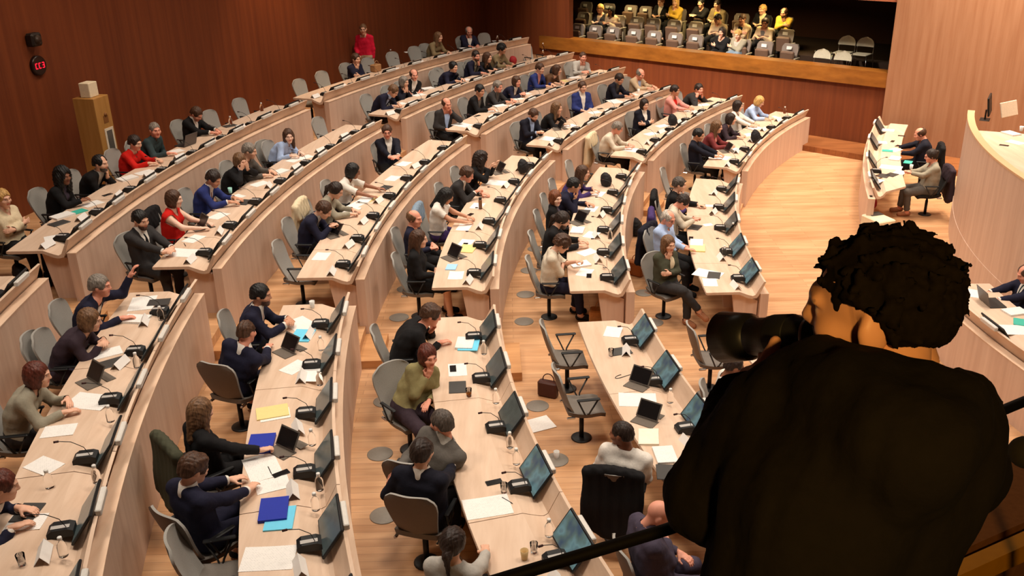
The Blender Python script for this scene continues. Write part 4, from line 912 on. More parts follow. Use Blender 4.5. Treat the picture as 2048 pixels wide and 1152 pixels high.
# --- empty chairs (a point on the top of each back)
for k, x, y, lb in ((6, 419, 226, 'empty grey chair right of the man in black suit reading'), (6, 478, 202, 'empty grey chair at the far end of the middle back row'),
        (5, 536, 288, 'empty grey chair left of the light blue blouse'), (5, 636, 240, 'empty grey chair by the steps at the far end of fifth row'),
        (4, 557, 490, 'empty grey chair at the near end of the fourth row desk'),
        (5, 84, 672, 'empty grey chair between the dark blouse and the taupe jacket'),
        (4, 352, 1078, 'empty grey chair at the bottom edge, near block'),
        (6, 598, 163, 'grey chair nearest the steps in the far back row'), (6, 643, 147, 'second grey chair from the steps in the far back row'),
        (6, 735, 120, 'grey chair in front of the standing red jacket'), (6, 784, 108, 'grey chair right of the standing red jacket'), (6, 828, 97, 'grey chair left of the olive blouse'), (6, 968, 70, 'grey chair right of the bald man in blue jacket'),
        (5, 876, 140, 'empty grey chair left of the slate navy jacket'), (5, 1052, 92, 'empty grey chair at the far end beside the red bag'),
        (2, 1139, 327, 'empty grey chair beyond the smiling woman'), (1, 1328, 342, 'grey chair at the far end of the middle front row')):
    empty_chair(k, x, y, lb)
empty_chair(2, 1092, 652, 'empty grey chair at the end of the bare desk', 0); empty_chair(2, 1118, 742, 'empty grey chair left of the white shirt', 0)
empty_chair(1, 1386, 655, 'empty grey chair under the photographer lens', 0)
empty_chair(2, 1236, 1040, 'pale chair partly behind the black rail', 0) if 0 else None
# --- garments on chairs
def coat_on(k, x, y, label, colr, hz=1.18, turn=0, off=1.2, **kw):
    Hd = at(x, y, flz(k) + hz); ang, o = pol(k, Hd); P = rp(k, ang, min(max(off, o + .03), o + .46), flz(k)); return coat(label, P, seat_yaw(ang) + math.radians(turn), cloth(colr), **kw)
coat_on(4, 672, 381, 'cream jacket over the chair of the beige knit', 'cream')
coat_on(3, 893, 392, 'denim jacket over the chair of the white T-shirt', 'denim', drop_=.55)
coat_on(2, 1243, 868, 'black coat draped over the chair of the white shirt', 'black', turn=62, drop_=.62, wide=.25)
coat_on(4, 402, 822, 'dark green coat over the chair of the woman writing', 'green', turn=30, drop_=.6)
coat_on(5, 348, 398, 'black jacket over the chair of the red sleeveless top', 'black')
coat_on(1, 1337, 437, 'dark coat hanging behind the light blue shirt', 'dnavy', turn=-30, drop_=.6)
coat_on(1, 1366, 404, 'purple coat over the chair of the purple scarf', 'purple')
coat_on(1, 1359, 369, 'black jacket over the farthest middle front row chair', 'black')
coat_on(2, 1235, 256, 'cream coat over the chair of the silver hair', 'cream', drop_=.6)
# scarf
def scarf():
    Hd = at(1366, 404, flz(1) + 1.05); mb = MB(); a = np.linspace(0, 2 * PI, 17)
    mb.tube(np.column_stack([Hd[0] - .06 + .09 * np.cos(a), Hd[1] + .09 * np.sin(a), Hd[2] - .13 + .03 * np.sin(a)]), .035, 8); return tag(mb.build('scarf', cloth('purple')), 'purple scarf round the neck of the person with a phone', 'scarf')
scarf()
# ------------------------------------------------------------------ fixed equipment at every seat
EMPTYN = {}
def ref_at(sec, k, ang, pitch):
    best = None
    for a, r in SEATS.get((sec, k), []):
        d = abs(a - ang)
        if d < pitch * .75 and (best is None or d < best[0]): best = (d, r)
    return best[1] if best else None
USED = set()
def uniq(lb, alts):
    for s in [''] + alts:
        c = (lb + ' ' + s).strip()
        if c not in USED: USED.add(c); return c
    return lb
for sec in 'ABC':
    for k in range(6, 0, -1):
        a0, a1 = SEC[sec][k]; n = NSEAT[sec][k]; pitch = abs(a1 - a0) / n; refs_used = set()
        for j in range(n):
            if sec == 'A':
                ang = (a0 + 1.35 * 23 / ROW[k][2] + j * 1.04 / ROW[k][2] * 57.3)
                if ang > 199: continue
            else: ang = a0 + (a1 - a0) * (j + .5) / n
            P = rp(k, ang, 0, capz(k)); yaw = seat_yaw(ang)
            r = ref_at(sec, k, ang, pitch)
            if r is None or r in refs_used: r = 'the %s place from the %s end, %s row, %s block' % (ORD[j + 1], 'far' if sec != 'A' else 'aisle', RNAME[k], SNAME[sec])
            refs_used.add(r); pic = (sec == 'A' and k <= 2) or (sec == 'A' and k == 3 and ang > 191.5) or (sec == 'B' and k == 1 and j >= 3)
            dup(MON_PIC if pic and sec != 'C' else MON_DIM, P, yaw, 'desk monitor at ' + r, 'desk monitors along the lips')
            Q = rp(k, ang + .10 / ROW[k][2] * 57.3, .36, tabz(k)); dup(CONSOLE, Q, yaw, 'microphone console at ' + r, 'microphone consoles on the desks')
            Q = rp(k, ang + .36 / ROW[k][2] * 57.3, .47 - .02 * (j % 3), tabz(k))
            if rnd.random() < (.8 if sec != 'A' else .7): dup(TENT, Q, yaw + rnd.uniform(-.25, .25), 'white name card at ' + r, 'white name cards on the desks')
# ------------------------------------------------------------------ things lying on the desks: kind, row, photo pixel of the middle, turn, what it is, where
def lay(proto, k, x, y, rot, label, group=None, dz=0.):
    P = at(x, y, tabz(k) + dz); ang, o = pol(k, P); return dup(proto, P, seat_yaw(ang) + math.radians(rot), label, group)
BLUEF = make_folder((.06, .16, .62), 'binder', .24, .32, .03); CYANF = make_folder((.42, .80, .93)); YELF = make_folder((.90, .82, .55)); TEALF = make_folder((.25, .70, .62), 'folder', .16, .22); LBLUEF = make_folder((.62, .80, .93), 'folder', .15, .21); YPAD = make_folder((.93, .90, .60), 'pad', .24, .32, .02)
NOTE = make_sheet(.30, .21, .012, mat('notebook page', (.93, .90, .82), .8), 'open_notebook', 'notebook', .012)
def make_flask():
    mb = MB(); mb.lathe([(.026, .001), (.031, .004), (.031, .15), (.027, .165)], n=16); o = mb.build('flask', mat('brown flask', (.47, .31, .20), .4)); tag(o, 'proto', 'flask')
    mb = MB(); mb.lathe([(.026, .166), (.026, .20), (.022, .203)], n=14); mb.build('lid', BLACK, o); return proto_of(o)
FLASK = make_flask()
def make_cupc(c, nm):
    mb = MB(); mb.lathe([(.026, .001), (.036, .09), (.034, .09), (.025, .006)], n=16, cap=False); mb.lathe([(.025, .001), (.025, .006)], n=16); o = mb.build('cup', mat(nm, c, .5)); return proto_of(tag(o, 'proto', 'cup'))
ACUP, BCUP = make_cupc((.62, .82, .78), 'aqua cup'), make_cupc((.82, .70, .50), 'beige cup')
def make_tea():
    t = thing('tea_glass', 'proto', 'glass', (0, 0, -20)); mb = MB(); mb.lathe([(.026, .001), (.034, .10), (.032, .10), (.0245, .006)], n=16, cap=False); mb.lathe([(.0255, .001), (.0255, .006)], n=16); mb.build('glass', GLASS, t)
    mb = MB(); mb.lathe([(.0245, .008), (.029, .06)], n=16); mb.build('tea', mat('amber tea', (.55, .30, .06), .2), t); return proto_of(t)
TEA = make_tea()
G_P = 'sheets lying on the desks'
A4, A3_, ST = P_A4, P_A3, P_STACK
for (pr, k, x, y, r, lb) in (
    # near block, fifth row
    (A3_, 5, 285, 607, 8, 'white open binder at the far end beyond the waving man'), (ST, 5, 272, 640, -12, 'white sheets under the hand of the waving man'), (FLATTAB, 5, 318, 605, 5, 'dark tablet beside the open binder'),
    (A4, 5, 215, 706, 25, 'white sheet before the bob in dark blouse'), (A3_, 5, 180, 803, 70, 'white papers before the taupe jacket'), (A4, 5, 118, 862, 0, 'lilac white sheet below the taupe jacket'),
    (A4, 5, 88, 932, -40, 'white sheet lying askew at the empty place'), (A4, 5, 52, 1045, -10, 'white sheet under the black tablet at the left edge'), (FLATTAB, 5, 55, 1026, 75, 'black tablet on a sheet at the left edge'),
    (TABLET, 5, 192, 762, 42, 'grey tablet on its stand before the taupe jacket'), (FLATTAB, 5, 225, 726, 30, 'dark cover behind the tablet of the dark blouse'),
    # near block, fourth row
    (A3_, 4, 603, 650, 40, 'white papers under clasped hands of the red tie man'), (CYANF, 4, 605, 672, 80, 'pale blue folder before the red tie man'), (TABLET, 4, 580, 702, 42, 'tablet on its stand before the balding navy suit'),
    (A4, 4, 590, 735, 50, 'white sheets at the balding navy suit'), (A4, 4, 622, 750, 80, 'white sheet beside the console of the balding suit'), (YELF, 4, 545, 825, 8, 'pale yellow folder under the sheet being written on'),
    (A4, 4, 550, 830, 8, 'white sheet being written on in the near block'), (BLUEF, 4, 523, 890, 85, 'blue notebook with phone on top'), (PHONE, 4, 522, 885, 80, 'phone lying on the blue notebook'),
    (TABLET, 4, 575, 897, 42, 'tablet on its stand before the writing woman'), (A3_, 4, 525, 935, 15, 'white sheets before the brown haired navy suit'), (A4, 4, 545, 970, 10, 'white sheet with a phone on it'),
    (PHONE, 4, 562, 948, 25, 'black phone on the white sheets'), (PEN, 4, 540, 942, -75, 'black pen on the white sheets'), (CYANF, 4, 560, 1038, 82, 'cyan folder under the blue binder'), (BLUEF, 4, 548, 1022, 85, 'bright blue binder lying on the cyan folder'),
    (A3_, 4, 537, 1117, 78, 'white sheet at the bottom of the fourth row desk'), (CUP, 4, 625, 615, 0, 'white paper cup at the far desk end'),
    # near block, third row
    (ST, 3, 930, 688, 80, 'white papers under the hand of the black jacket'), (CYANF, 3, 938, 690, 80, 'light blue folder under the papers of black jacket'), (A4, 3, 915, 740, 88, 'white sheet with phone beside the olive sweater'),
    (PHONE, 3, 906, 738, 88, 'black phone beside the olive sweater'), (FLATTAB, 3, 915, 775, 85, 'slate tablet cover beside the olive sweater'), (PHONE, 3, 988, 965, 5, 'black phone alone on the third row desk'),
    (A3_, 3, 975, 1014, 88, 'white printed sheet low on the third row desk'), (TEA, 3, 938, 793, 0, 'glass of tea on the third row desk'), (PEN, 3, 1015, 1002, -60, 'pen beside the printed sheet'), (BCUP, 3, 1049, 1118, 0, 'beige paper cup at the bottom of the third row desk'),
    # near block, second row
    (A4, 2, 1226, 664, 70, 'white sheet at the end of the bare desk'), (FLATTAB, 2, 1241, 703, 8, 'grey closed tablet on the bare desk'), (TABLET, 2, 1280, 768, 42, 'tablet on its stand on the bare desk'),
    (A3_, 2, 1275, 800, 75, 'white sheets before the tablet of the white shirt'), (TABLET, 2, 1296, 838, 42, 'open tablet before the white shirt'), (NOTE, 2, 1297, 876, -20, 'open notebook with a pen before the white shirt'),
    (PEN, 2, 1300, 872, -50, 'pen lying on the open notebook'), (ST, 2, 1330, 912, 80, 'white sheets at the elbow of the white shirt'), (FLATTAB, 2, 1332, 945, 70, 'dark tablet below the white sheets'),
    # middle block front row
    (A3_, 1, 1416, 548, 60, 'fanned white sheets before the woman with crossed legs'), (FLATTAB, 1, 1428, 551, 75, 'dark tablet on the fanned sheets'), (A4, 1, 1420, 565, 85, 'white pad under the dark tablet'), (YPAD, 1, 1395, 497, 85, 'pale yellow pad before the light blue shirt'),
    (ST, 1, 1393, 487, 85, 'white sheets on the yellow pad'), (PHONE, 1, 1382, 477, 85, 'phone above the yellow pad'), (PHONE, 1, 1405, 412, 80, 'black phone before the purple scarf'), (P_SLIP, 1, 1418, 412, 0, 'white slip beside the black phone'),
    (FLATTAB, 1, 1390, 455, 70, 'dark tablet in front of the purple scarf'), (P_SLIP, 1, 1416, 450, 20, 'small white slip in the middle front row'),
    # middle block second row
    (ST, 2, 1160, 530, 20, 'white papers before the curly hair in cream'), (A4, 2, 1170, 545, 70, 'loose white sheet below the papers'), (PHONE, 2, 1178, 552, 85, 'black phone at the near end of the second row'), (A4, 2, 1175, 505, 40, 'white sheet beside the cream blouse'),
    (A4, 2, 1183, 470, 70, 'white sheets before the bearded man with tied hair'), (ST, 2, 1155, 462, 85, 'white papers under the bearded man'), (TABLET, 2, 1160, 445, 42, 'tablet on its stand before the red haired woman'), (FLATTAB, 2, 1168, 425, 85, 'black tablet before the red haired woman'),
    (A4, 2, 1182, 418, 80, 'white sheet before the bright blue shirt'), (PHONE, 2, 1176, 412, 85, 'phone on the sheet before the bright blue shirt'), (A4, 2, 1197, 388, 80, 'white sheet before the smiling woman'),
    # middle block third row
    (A4, 3, 912, 551, 88, 'white sheet at the near end of the third row'), (LBLUEF, 3, 903, 535, 85, 'light blue booklet beside the tablet'), (TABLET, 3, 908, 515, 42, 'tablet on its stand at the row end woman'), (YELF, 3, 935, 498, 80, 'pale yellow envelope before the bald man'),
    (A4, 3, 932, 486, 80, 'white sheets on the yellow envelope'), (PHONE, 3, 930, 490, 85, 'phone on the yellow envelope'), (A4, 3, 928, 455, 85, 'white form before the denim jacket'), (FLASK, 3, 961, 418, 0, 'slim brown flask with black lid before the charcoal suit'),
    (A4, 3, 955, 412, 85, 'white sheet before the charcoal suit'), (A3_, 3, 997, 366, 85, 'white papers before the curly haired woman'), (TABLET, 3, 1000, 345, 42, 'tablet before the curly haired woman'), (PHONE, 3, 940, 430, 70, 'phone by the white T-shirt'),
    # middle block fourth row
    (A4, 4, 643, 513, 85, 'white sheet at the near end of the fourth row'), (TABLET, 4, 672, 470, 42, 'grey tablet before the navy suit with phone'), (ST, 4, 704, 423, 80, 'white papers before the beige knit'), (A4, 4, 712, 410, 70, 'white sheet under the hand of the beige knit'),
    (ST, 4, 730, 402, 85, 'white papers before the white top'), (FLATTAB, 4, 770, 376, 75, 'dark tablet held by the white top'), (A4, 4, 786, 357, 82, 'white sheet on the bare part of the fourth row'), (A4, 4, 808, 328, 82, 'white form near the far end of the fourth row'), (YELF, 4, 738, 398, 70, 'yellow folder before the white top'),
    # middle block fifth row
    (A3_, 5, 368, 506, 80, 'white sheet before the bearded charcoal suit'), (PEN, 5, 370, 490, -60, 'pen beside the bearded charcoal suit'), (A4, 5, 388, 478, 70, 'white sheet before the red sleeveless top'), (TABLET, 5, 405, 455, 42, 'tablet before the red sleeveless top'),
    (A4, 5, 438, 432, 70, 'white sheet left of the royal blue suit'), (FLATTAB, 5, 490, 405, 80, 'dark device before the royal blue suit'), (A4, 5, 470, 395, 60, 'white papers before the royal blue suit'), (A4, 5, 520, 368, 60, 'white papers before the woman holding her eyes'), (ST, 5, 560, 345, 70, 'white papers before the grey sweater'),
    (A4, 5, 590, 320, 70, 'white sheet before the light blue blouse'), (A4, 5, 610, 315, 60, 'second sheet beside the light blue blouse'), (ACUP, 5, 461, 386, 0, 'aqua cup left of the woman holding her eyes'),
    # middle block back row
    (ST, 6, 125, 433, 60, 'white papers before the black blazer'), (TEALF, 6, 157, 424, 60, 'small teal folder before the black blazer'), (FLATTAB, 6, 118, 447, 60, 'dark tablet under the papers'), (A4, 6, 112, 475, 30, 'white sheet at the near end of the back row'),
    (A4, 6, 185, 408, 60, 'white sheet right of the black blazer'), (PHONE, 6, 215, 390, 60, 'phone before the man with fist at chin'), (ST, 6, 255, 358, 60, 'white papers before the fist at chin'), (A4, 6, 290, 345, 60, 'white sheet before the long sleeved red top'),
    (A4, 6, 350, 303, 60, 'white sheet before the green checks'), (LAPTOP, 6, 372, 290, -10, 'small open laptop before the black suit reading'), (FLATTAB, 6, 460, 252, 60, 'dark folder on the far part of the back row'),
    # far block
    (A4, 6, 695, 130, 60, 'white sheets before the dark checked jacket'), (A4, 6, 820, 104, 60, 'white sheet before the standing red jacket'), (TABLET, 6, 940, 90, 42, 'small tablet before the bald man in bright navy'), (A4, 6, 995, 82, 60, 'white sheet at the far end of the back row'), (A4, 6, 930, 96, 60, 'white sheet under the tablet'),
    (A4, 5, 800, 208, 70, 'white sheet before the bent greying man'), (A4, 5, 838, 190, 70, 'white sheets before the grey bob'), (ST, 5, 855, 178, 60, 'white papers before the crossed arms'), (TABLET, 5, 912, 163, 42, 'small tablet before the slate jacket'), (A4, 5, 930, 160, 70, 'sheet right of the slate jacket'), (TABLET, 5, 953, 148, 42, 'small tablet before the bearded man'), (TABLET, 5, 990, 138, 42, 'small tablet before the long brown hair in black'),
    (A3_, 4, 925, 250, 70, 'white sheet before the older man in pale blue'), (PHONE, 4, 955, 232, 70, 'phone before the black jacket over grey'), (A4, 4, 982, 222, 60, 'white sheets before the black jacket over grey'), (ST, 4, 1000, 213, 60, 'white stack before the grey suit with badge'), (A4, 4, 1035, 198, 60, 'white sheet before the navy blazer'), (A4, 4, 1050, 188, 60, 'white sheet right of the navy blazer'), (FLATTAB, 4, 1078, 178, 60, 'dark tablet before the blue suit with pale tie'), (YELF, 4, 1123, 163, 60, 'cream folder before the black bag'), (A4, 4, 1150, 155, 60, 'white sheet before the light grey suit'),
    (A3_, 3, 1100, 278, 80, 'white sheet at the near end of the third row far block'), (TABLET, 3, 1120, 258, 42, 'dark tablet before the navy suit with phone in hand'), (A4, 3, 1140, 252, 60, 'white sheet before the long light brown hair'), (PHONE, 3, 1200, 218, 60, 'phone before the vivid blue suit'), (A4, 3, 1190, 225, 60, 'white sheet before the vivid blue suit'), (A3_, 3, 1230, 203, 60, 'white sheets before the navy jacket with dark tie'), (A4, 3, 1265, 190, 60, 'white papers before the bald man in beige'), (CUP, 3, 1277, 185, 0, 'white mug before the bald man in beige'),
    (A3_, 2, 1265, 300, 80, 'white sheet before the silver hair in cream'), (A4, 2, 1302, 268, 60, 'white sheet before the dark jacket'), (A4, 2, 1325, 252, 60, 'white sheet right of the dark jacket'), (A4, 2, 1380, 222, 60, 'white sheet before the pink jacket'), (A4, 2, 1407, 210, 60, 'white sheet before the charcoal jacket'), (FLATTAB, 2, 1415, 203, 60, 'dark folder before the charcoal jacket'),
    (A3_, 1, 1440, 315, 80, 'white sheet before the navy suit at the front end'), (TABLET, 1, 1455, 303, 35, 'small black tablet before the navy suit at the front end'), (A4, 1, 1470, 300, 60, 'white sheet before the burgundy jacket'), (A4, 1, 1495, 270, 60, 'white papers before the white top'), (ST, 1, 1510, 258, 60, 'pile of papers before the white top'), (A4, 1, 1545, 235, 60, 'white sheet before the sky blue blouse')):
    lay(pr, k, x, y, r, lb, G_P if pr in (A4, A3_, ST, P_SLIP) else None, .0015 * (abs(hash(lb)) % 3) if 0 else 0)
# bottles and glasses
for k, x, y, lb in ((5, 128, 1112, 'glass bottle by the lowest fifth row monitor'), (5, 100, 975, 'clear bottle before the sheet lying askew'), (5, 195, 965, 'clear bottle beside the fifth row monitor'), (5, 222, 843, 'clear bottle beside the taupe jacket monitor'), (5, 275, 735, 'clear bottle beside the dark blouse monitor'), (5, 323, 640, 'clear bottle beside the waving man monitor'),
        (4, 643, 700, 'clear bottle beside the balding suit monitor'), (4, 640, 770, 'clear bottle beside the writing woman'), (4, 625, 890, 'clear bottle beside the tablet monitor'), (4, 640, 980, 'clear bottle beside the blue binder'), (4, 632, 1020, 'second clear bottle below the blue binder'),
        (3, 968, 708, 'clear bottle beside the black jacket console'), (3, 992, 806, 'clear bottle beside the olive sweater console'), (3, 1033, 928, 'clear bottle beside the lone phone'), (3, 1098, 1072, 'clear bottle by the lowest third row monitor'), (3, 1020, 895, 'clear bottle under the third row monitor'),
        (2, 1340, 805, 'clear bottle beside the bare desk monitor'), (1, 1500, 545, 'clear bottle beside the front row monitor'), (1, 1448, 512, 'clear bottle beside the yellow pad'), (1, 1465, 465, 'clear bottle before the light blue shirt monitor'), (2, 1210, 535, 'clear bottle beside the cream blouse monitor'), (2, 1220, 478, 'clear bottle beside the tied hair monitor'),
        (6, 524, 222, 'clear bottle at the far end of the middle back row'), (6, 462, 250, 'clear bottle beside the dark folder'), (6, 782, 112, 'clear bottle before the chair right of the red jacket'), (6, 995, 84, 'clear bottle at the far end of the far back row'), (5, 1086, 98, 'clear bottle at the far end of the far fifth row'), (1, 1569, 227, 'clear bottle at the far end of the front row'), (4, 1086, 112, 'clear bottle near the light grey suit')):
    lay(BOTTLE, k, x, y, 0, lb, 'glass water bottles')
for k, x, y, lb in ((5, 45, 1130, 'drinking glass at the lower left edge'), (2, 1222, 712, 'drinking glass left of the closed tablet'), (3, 1008, 985, 'drinking glass beside the lone phone'), (3, 1068, 1105, 'drinking glass beside the beige cup')):
    lay(GLASSCUP, k, x, y, 0, lb, 'drinking glasses')
# bags and parcels
dark_fab = mat('black bag fabric', (.10, .09, .10), .8, noise=.1, bump=.3)
BAG = make_pouch(dark_fab, (.20, .14, .22), 'soft_bag')
lay(BAG, 3, 1046, 345, 0, 'black bag piled on the far end of the third row desk'); lay(BAG, 4, 1107, 152, 0, 'black bag on the desk beside the light grey suit')
lay(BAG, 1, 1510, 282, 0, 'black bag on the desk of the far front row'); lay(BAG, 2, 1345, 250, 20, 'black bag on the desk before the pink jacket'); lay(BAG, 2, 1213, 372, 20, 'dark purse with strap on the second row desk')
RBAG = make_pouch(mat('red bag', (.62, .12, .14), .7), (.16, .12, .18), 'soft_bag', 3); lay(RBAG, 5, 1027, 128, 0, 'red bag on the desk before the khaki blouse')
CRATE = make_handbag(mat('tan cardboard', (.66, .48, .31), .8), .26, .18, .18); lay(CRATE, 6, 752, 143, 0, 'tan box bag on the desk before the standing red jacket')
TANB = make_handbag(mat('tan leather', (.60, .33, .12), .5), .30, .14, .26); REDB = make_handbag(mat('dark red leather', (.28, .13, .09), .5), .26, .11, .22); BASK = make_handbag(mat('straw basket', (.72, .50, .28), .8, noise=.15), .42, .20, .22)
def floor_lay(pr, k, x, y, rot, lb): P = at(x, y, flz(k)); ang, o = pol(k, P); return dup(pr, P, seat_yaw(ang) + math.radians(rot), lb)
floor_lay(TANB, 1, 1271, 550, 60, 'tan leather bag standing on the floor behind the light blue shirt')
floor_lay(REDB, 2, 1096, 792, 60, 'dark red handbag on the floor by the empty chair')
floor_lay(BASK, 2, 1207, 645, 80, 'straw basket on the floor under the second row desk')
floor_lay(make_pouch(dark_fab, (.22, .16, .3), 'soft_bag', 5), 1, 1272, 470, 0, 'black bag on the floor behind the middle front row')
for x, y, k, lb in ((45, 560, 6, 'black bag on the floor at the left edge'), (110, 560, 6, 'black coat heap under the back row desk end')): floor_lay(BAG, k, x, y, 30, lb)
P = at(1072, 850, flz(2) + .004); dup(P_A3, P, .4, 'cream sheet lying on the floor beyond the third row desk'); P = at(1113, 916, flz(2)); dup(CUP, P, 0, 'white cup standing on the floor by the second row chairs')
a_ = np.linspace(0, 4.2, 26); c_ = at(1258, 752, tabz(2) + .004); mb = MB(); mb.tube(np.column_stack([c_[0] + .12 * np.cos(a_) * (1 + .12 * a_), c_[1] + .05 * np.sin(a_ * 1.7), np.full(26, c_[2])]), .004, 6); tag(mb.build('cable', BLACK), 'black cable curled on the bare desk beside the tablet', 'cable')
# grey discs set into the floor
def disc(k, x, y, lb):
    P = at(x, y, flz(k) + .002); mb = MB(); mb.lathe([(.145, 0), (.145, .004), (.14, .006), (.0, .006)], n=24, cap=False); o = mb.build('floor_disc', DISC); o.location = tuple(P); return tag(o, lb, 'floor disc', 'grey floor discs')
for k, x, y in ((3, 770, 803), (3, 760, 908), (3, 768, 1031), (3, 798, 635), (3, 812, 578), (2, 1071, 498), (2, 1058, 541), (2, 1051, 589), (2, 1048, 643), (2, 1075, 812), (2, 1112, 920), (1, 1286, 491), (1, 1288, 586), (1, 1308, 645), (1, 1414, 790), (3, 850, 512)):
    disc(k, x, y, 'grey round disc set flush in the oak floor')
for pr in (CHAIR, CHAIRD, MON_PIC, MON_DIM, CONSOLE, TENT, P_A4, P_A3, P_STACK, P_SLIP, PHONE, TABLET, LAPTOP, FLATTAB, BOTTLE, GLASSCUP, CUP, PEN, BLUEF, CYANF, YELF, TEALF, LBLUEF, YPAD, NOTE, BAG, RBAG, CRATE, TANB, REDB, BASK, FLASK, ACUP, BCUP, TEA): PROTOS.append(pr)
# ------------------------------------------------------------------ left wall: clock, loudspeaker, cabinet
def wall_frame(P, n):
    x = np.cross([0, 0, 1.], n); return np.column_stack([x, [0, 0, 1.], n])     # local x along the wall, y up, z out
P, n = wall_hit(74, 131); R = wall_frame(P, n)
mb = MB(); RZ = R
mb.lathe([(.17, .0), (.17, .04), (.155, .06), (.14, .06)], P, 24, 0, R); c = mb.build('wall_clock', mat('dark clock case', (.13, .07, .06), .3)); tag(c, 'dark oval clock with red digits on the veneer wall', 'clock')
RED = mat('red digits', (1., .12, .2), .4, noise=0, emit=(1., .12, .22), estr=1.3)
SEG = {'C': 'afed', 'E': 'afedg', 'O': 'abcdef', '3': 'abgcd'}
for i, ch in enumerate('CC3'):
    mb = MB(); w, h = .042, .085; x0 = (i - 1) * .078
    for sgm in SEG[ch]:
        cx, cy, lx, ly = {'a': (0, h / 2, w, .014), 'd': (0, -h / 2, w, .014), 'g': (0, 0, w * .8, .014), 'f': (-w / 2, h / 4, .014, h / 2), 'e': (-w / 2, -h / 4, .014, h / 2), 'b': (w / 2, h / 4, .014, h / 2), 'c': (w / 2, -h / 4, .014, h / 2)}[sgm]
        mb.box(P + R @ np.array([x0 + cx, cy, .064]), (lx, ly, .006), R)
    mb.build('digit', RED, c)
P, n = wall_hit(60, 79); R = wall_frame(P, n); mb = MB()
mb.box(P + R @ np.array([0, 0, .08]), (.24, .22, .16), R, .03); c = mb.build('wall_speaker', mat('black loudspeaker', (.12, .08, .06), .6)); tag(c, 'small black loudspeaker on the veneer wall above the clock', 'loudspeaker')
mb = MB(); mb.lathe([(.08, 0), (.07, -.012), (.02, -.016)], P + R @ np.array([0, 0, .168]), 16, 0, R); mb.build('cone', mat('grey cone', (.25, .2, .17), .5), c)
# cabinet
zc = flz(6); A = np.array([-7.17, 16.5]); B = np.array([-7.58, 16.6]); Cc = np.array([-7.07, 16.9]); u1 = unit(np.append(Cc - A, 0)); u2 = np.array([-u1[1], u1[0], 0])
ct = np.append(A, 0) + u1 * .21 + u2 * .21; R = np.column_stack([u1, u2, [0, 0, 1]])
t = thing('wooden_cabinet', 'tall honey coloured wooden cabinet standing against the veneer wall', 'cabinet', tuple(np.append(ct[:2], zc)), math.atan2(u1[1], u1[0]))
mb = MB(); mb.box((0, 0, .89), (.42, .42, 1.78), None, .006); mb.build('body', W_CABN, t)
mb = MB(); mb.box((.05, -.212, 1.0), (.24, .012, .44)); w_ = mb.build('frame', mat('white frame', (.86, .82, .74), .5), t)
mb = MB(); mb.box((.05, -.219, 1.0), (.15, .006, .35)); mb.build('panel', mat('grey window panel', (.35, .34, .32), .2), w_)
mb = MB(); em = mat('brown crest', (.50, .32, .15), .6)
mb.box((.03, -.213, 1.38), (.13, .006, .13), None, .002); mb.lathe([(.035, 0), (.035, .008)], (.03, -.216, 1.46), 12, 0, rotx(PI / 2)); mb.build('crest', em, t)
# orient so that the decorated face looks into the hall
mb = MB(); mb.box((0, 0, .125), (.24, .20, .25), None, .008); o = mb.build('white_box', mat('cream white box', (.90, .85, .74), .7)); o.location = tuple(np.append(ct[:2], zc + 1.78)); o.rotation_euler = (0, 0, math.atan2(u1[1], u1[0])); tag(o, 'cream white box standing on the tall cabinet', 'box')
# ------------------------------------------------------------------ gallery seats and public
GYAW = math.atan2(-GN[1], -GN[0]) - PI / 2
SEATBR = mat('grey brown gallery seat', (.50, .45, .42), .7, noise=.05); SEATLO = mat('brown gallery seat shell', (.40, .30, .24), .7, noise=.05)
def make_gseat():
    t = thing('auditorium_chair', 'proto', 'chair', (0, 0, -20)); mb = MB(); G = []
    for y0 in (-.12, -.05):
        L = []
        for i in range(9):
            v = i / 8; z = .30 + .60 * v; hw = .20 + .045 * v
            if v > .8: hw *= math.sqrt(1 - ((v - .8) / .2) ** 2 * .45)
            L.append([(hw * s, y0 - .10 * v + .03 * s * s, z) for s in np.linspace(-1, 1, 9)])
        G.append(np.array(L))
    A, B = G; rim = lambda X: np.concatenate([X[0], X[1:, -1], X[-1, ::-1][1:], X[::-1, 0][1:]])
    mb.grid(A[:, ::-1]); mb.grid(B); mb.grid(np.stack([rim(A), rim(B)])); mb.build('backrest', SEATBR, t)
    mb = MB(); mb.box((0, .03, .52), (.40, .10, .42), rotx(-.15), .03); mb.build('folded_seat', SEATLO, t)
    mb = MB(); mb.box((-.27, .03, .56), (.05, .30, .035), None, .01); mb.box((-.27, .0, .28), (.04, .12, .54)); mb.build('armrest', mat('grey armrest', (.62, .58, .5), .4), t)
    mb = MB(); mb.box((.02, -.085, .80), (.15, .008, .085), rotx(.16)); mb.build('number_label', WHITEP, t); return proto_of(t)
GSEAT = make_gseat()
def gal_plane(x, y, s): return onplane(x, y, gp(0, s, 0), GN)
for i, (x, y) in enumerate(((1152, 47), (1187, 50), (1222, 56), (1265, 57), (1305, 61), (1347, 66), (1388, 70), (1444, 74), (1483, 79), (1527, 83), (1578, 87))):
    P = gal_plane(x, y, .88); P[2] = 1.30; dup(GSEAT, P, GYAW, '%s seat from the left in the front gallery row' % (ORD + ['ninth', 'tenth', 'eleventh'])[i + 1], 'gallery seats')
for i, (x, y) in enumerate(((1163, 27), (1203, 30), (1234, 32), (1270, 35), (1303, 38), (1345, 40), (1388, 42), (1436, 47), (1484, 50), (1530, 54), (1570, 57))):
    P = gal_plane(x, y, 1.75); P[2] = 1.52; dup(GSEAT, P, GYAW, '%s seat from the left in the middle gallery row' % (ORD + ['ninth', 'tenth', 'eleventh'])[i + 1], 'gallery seats')
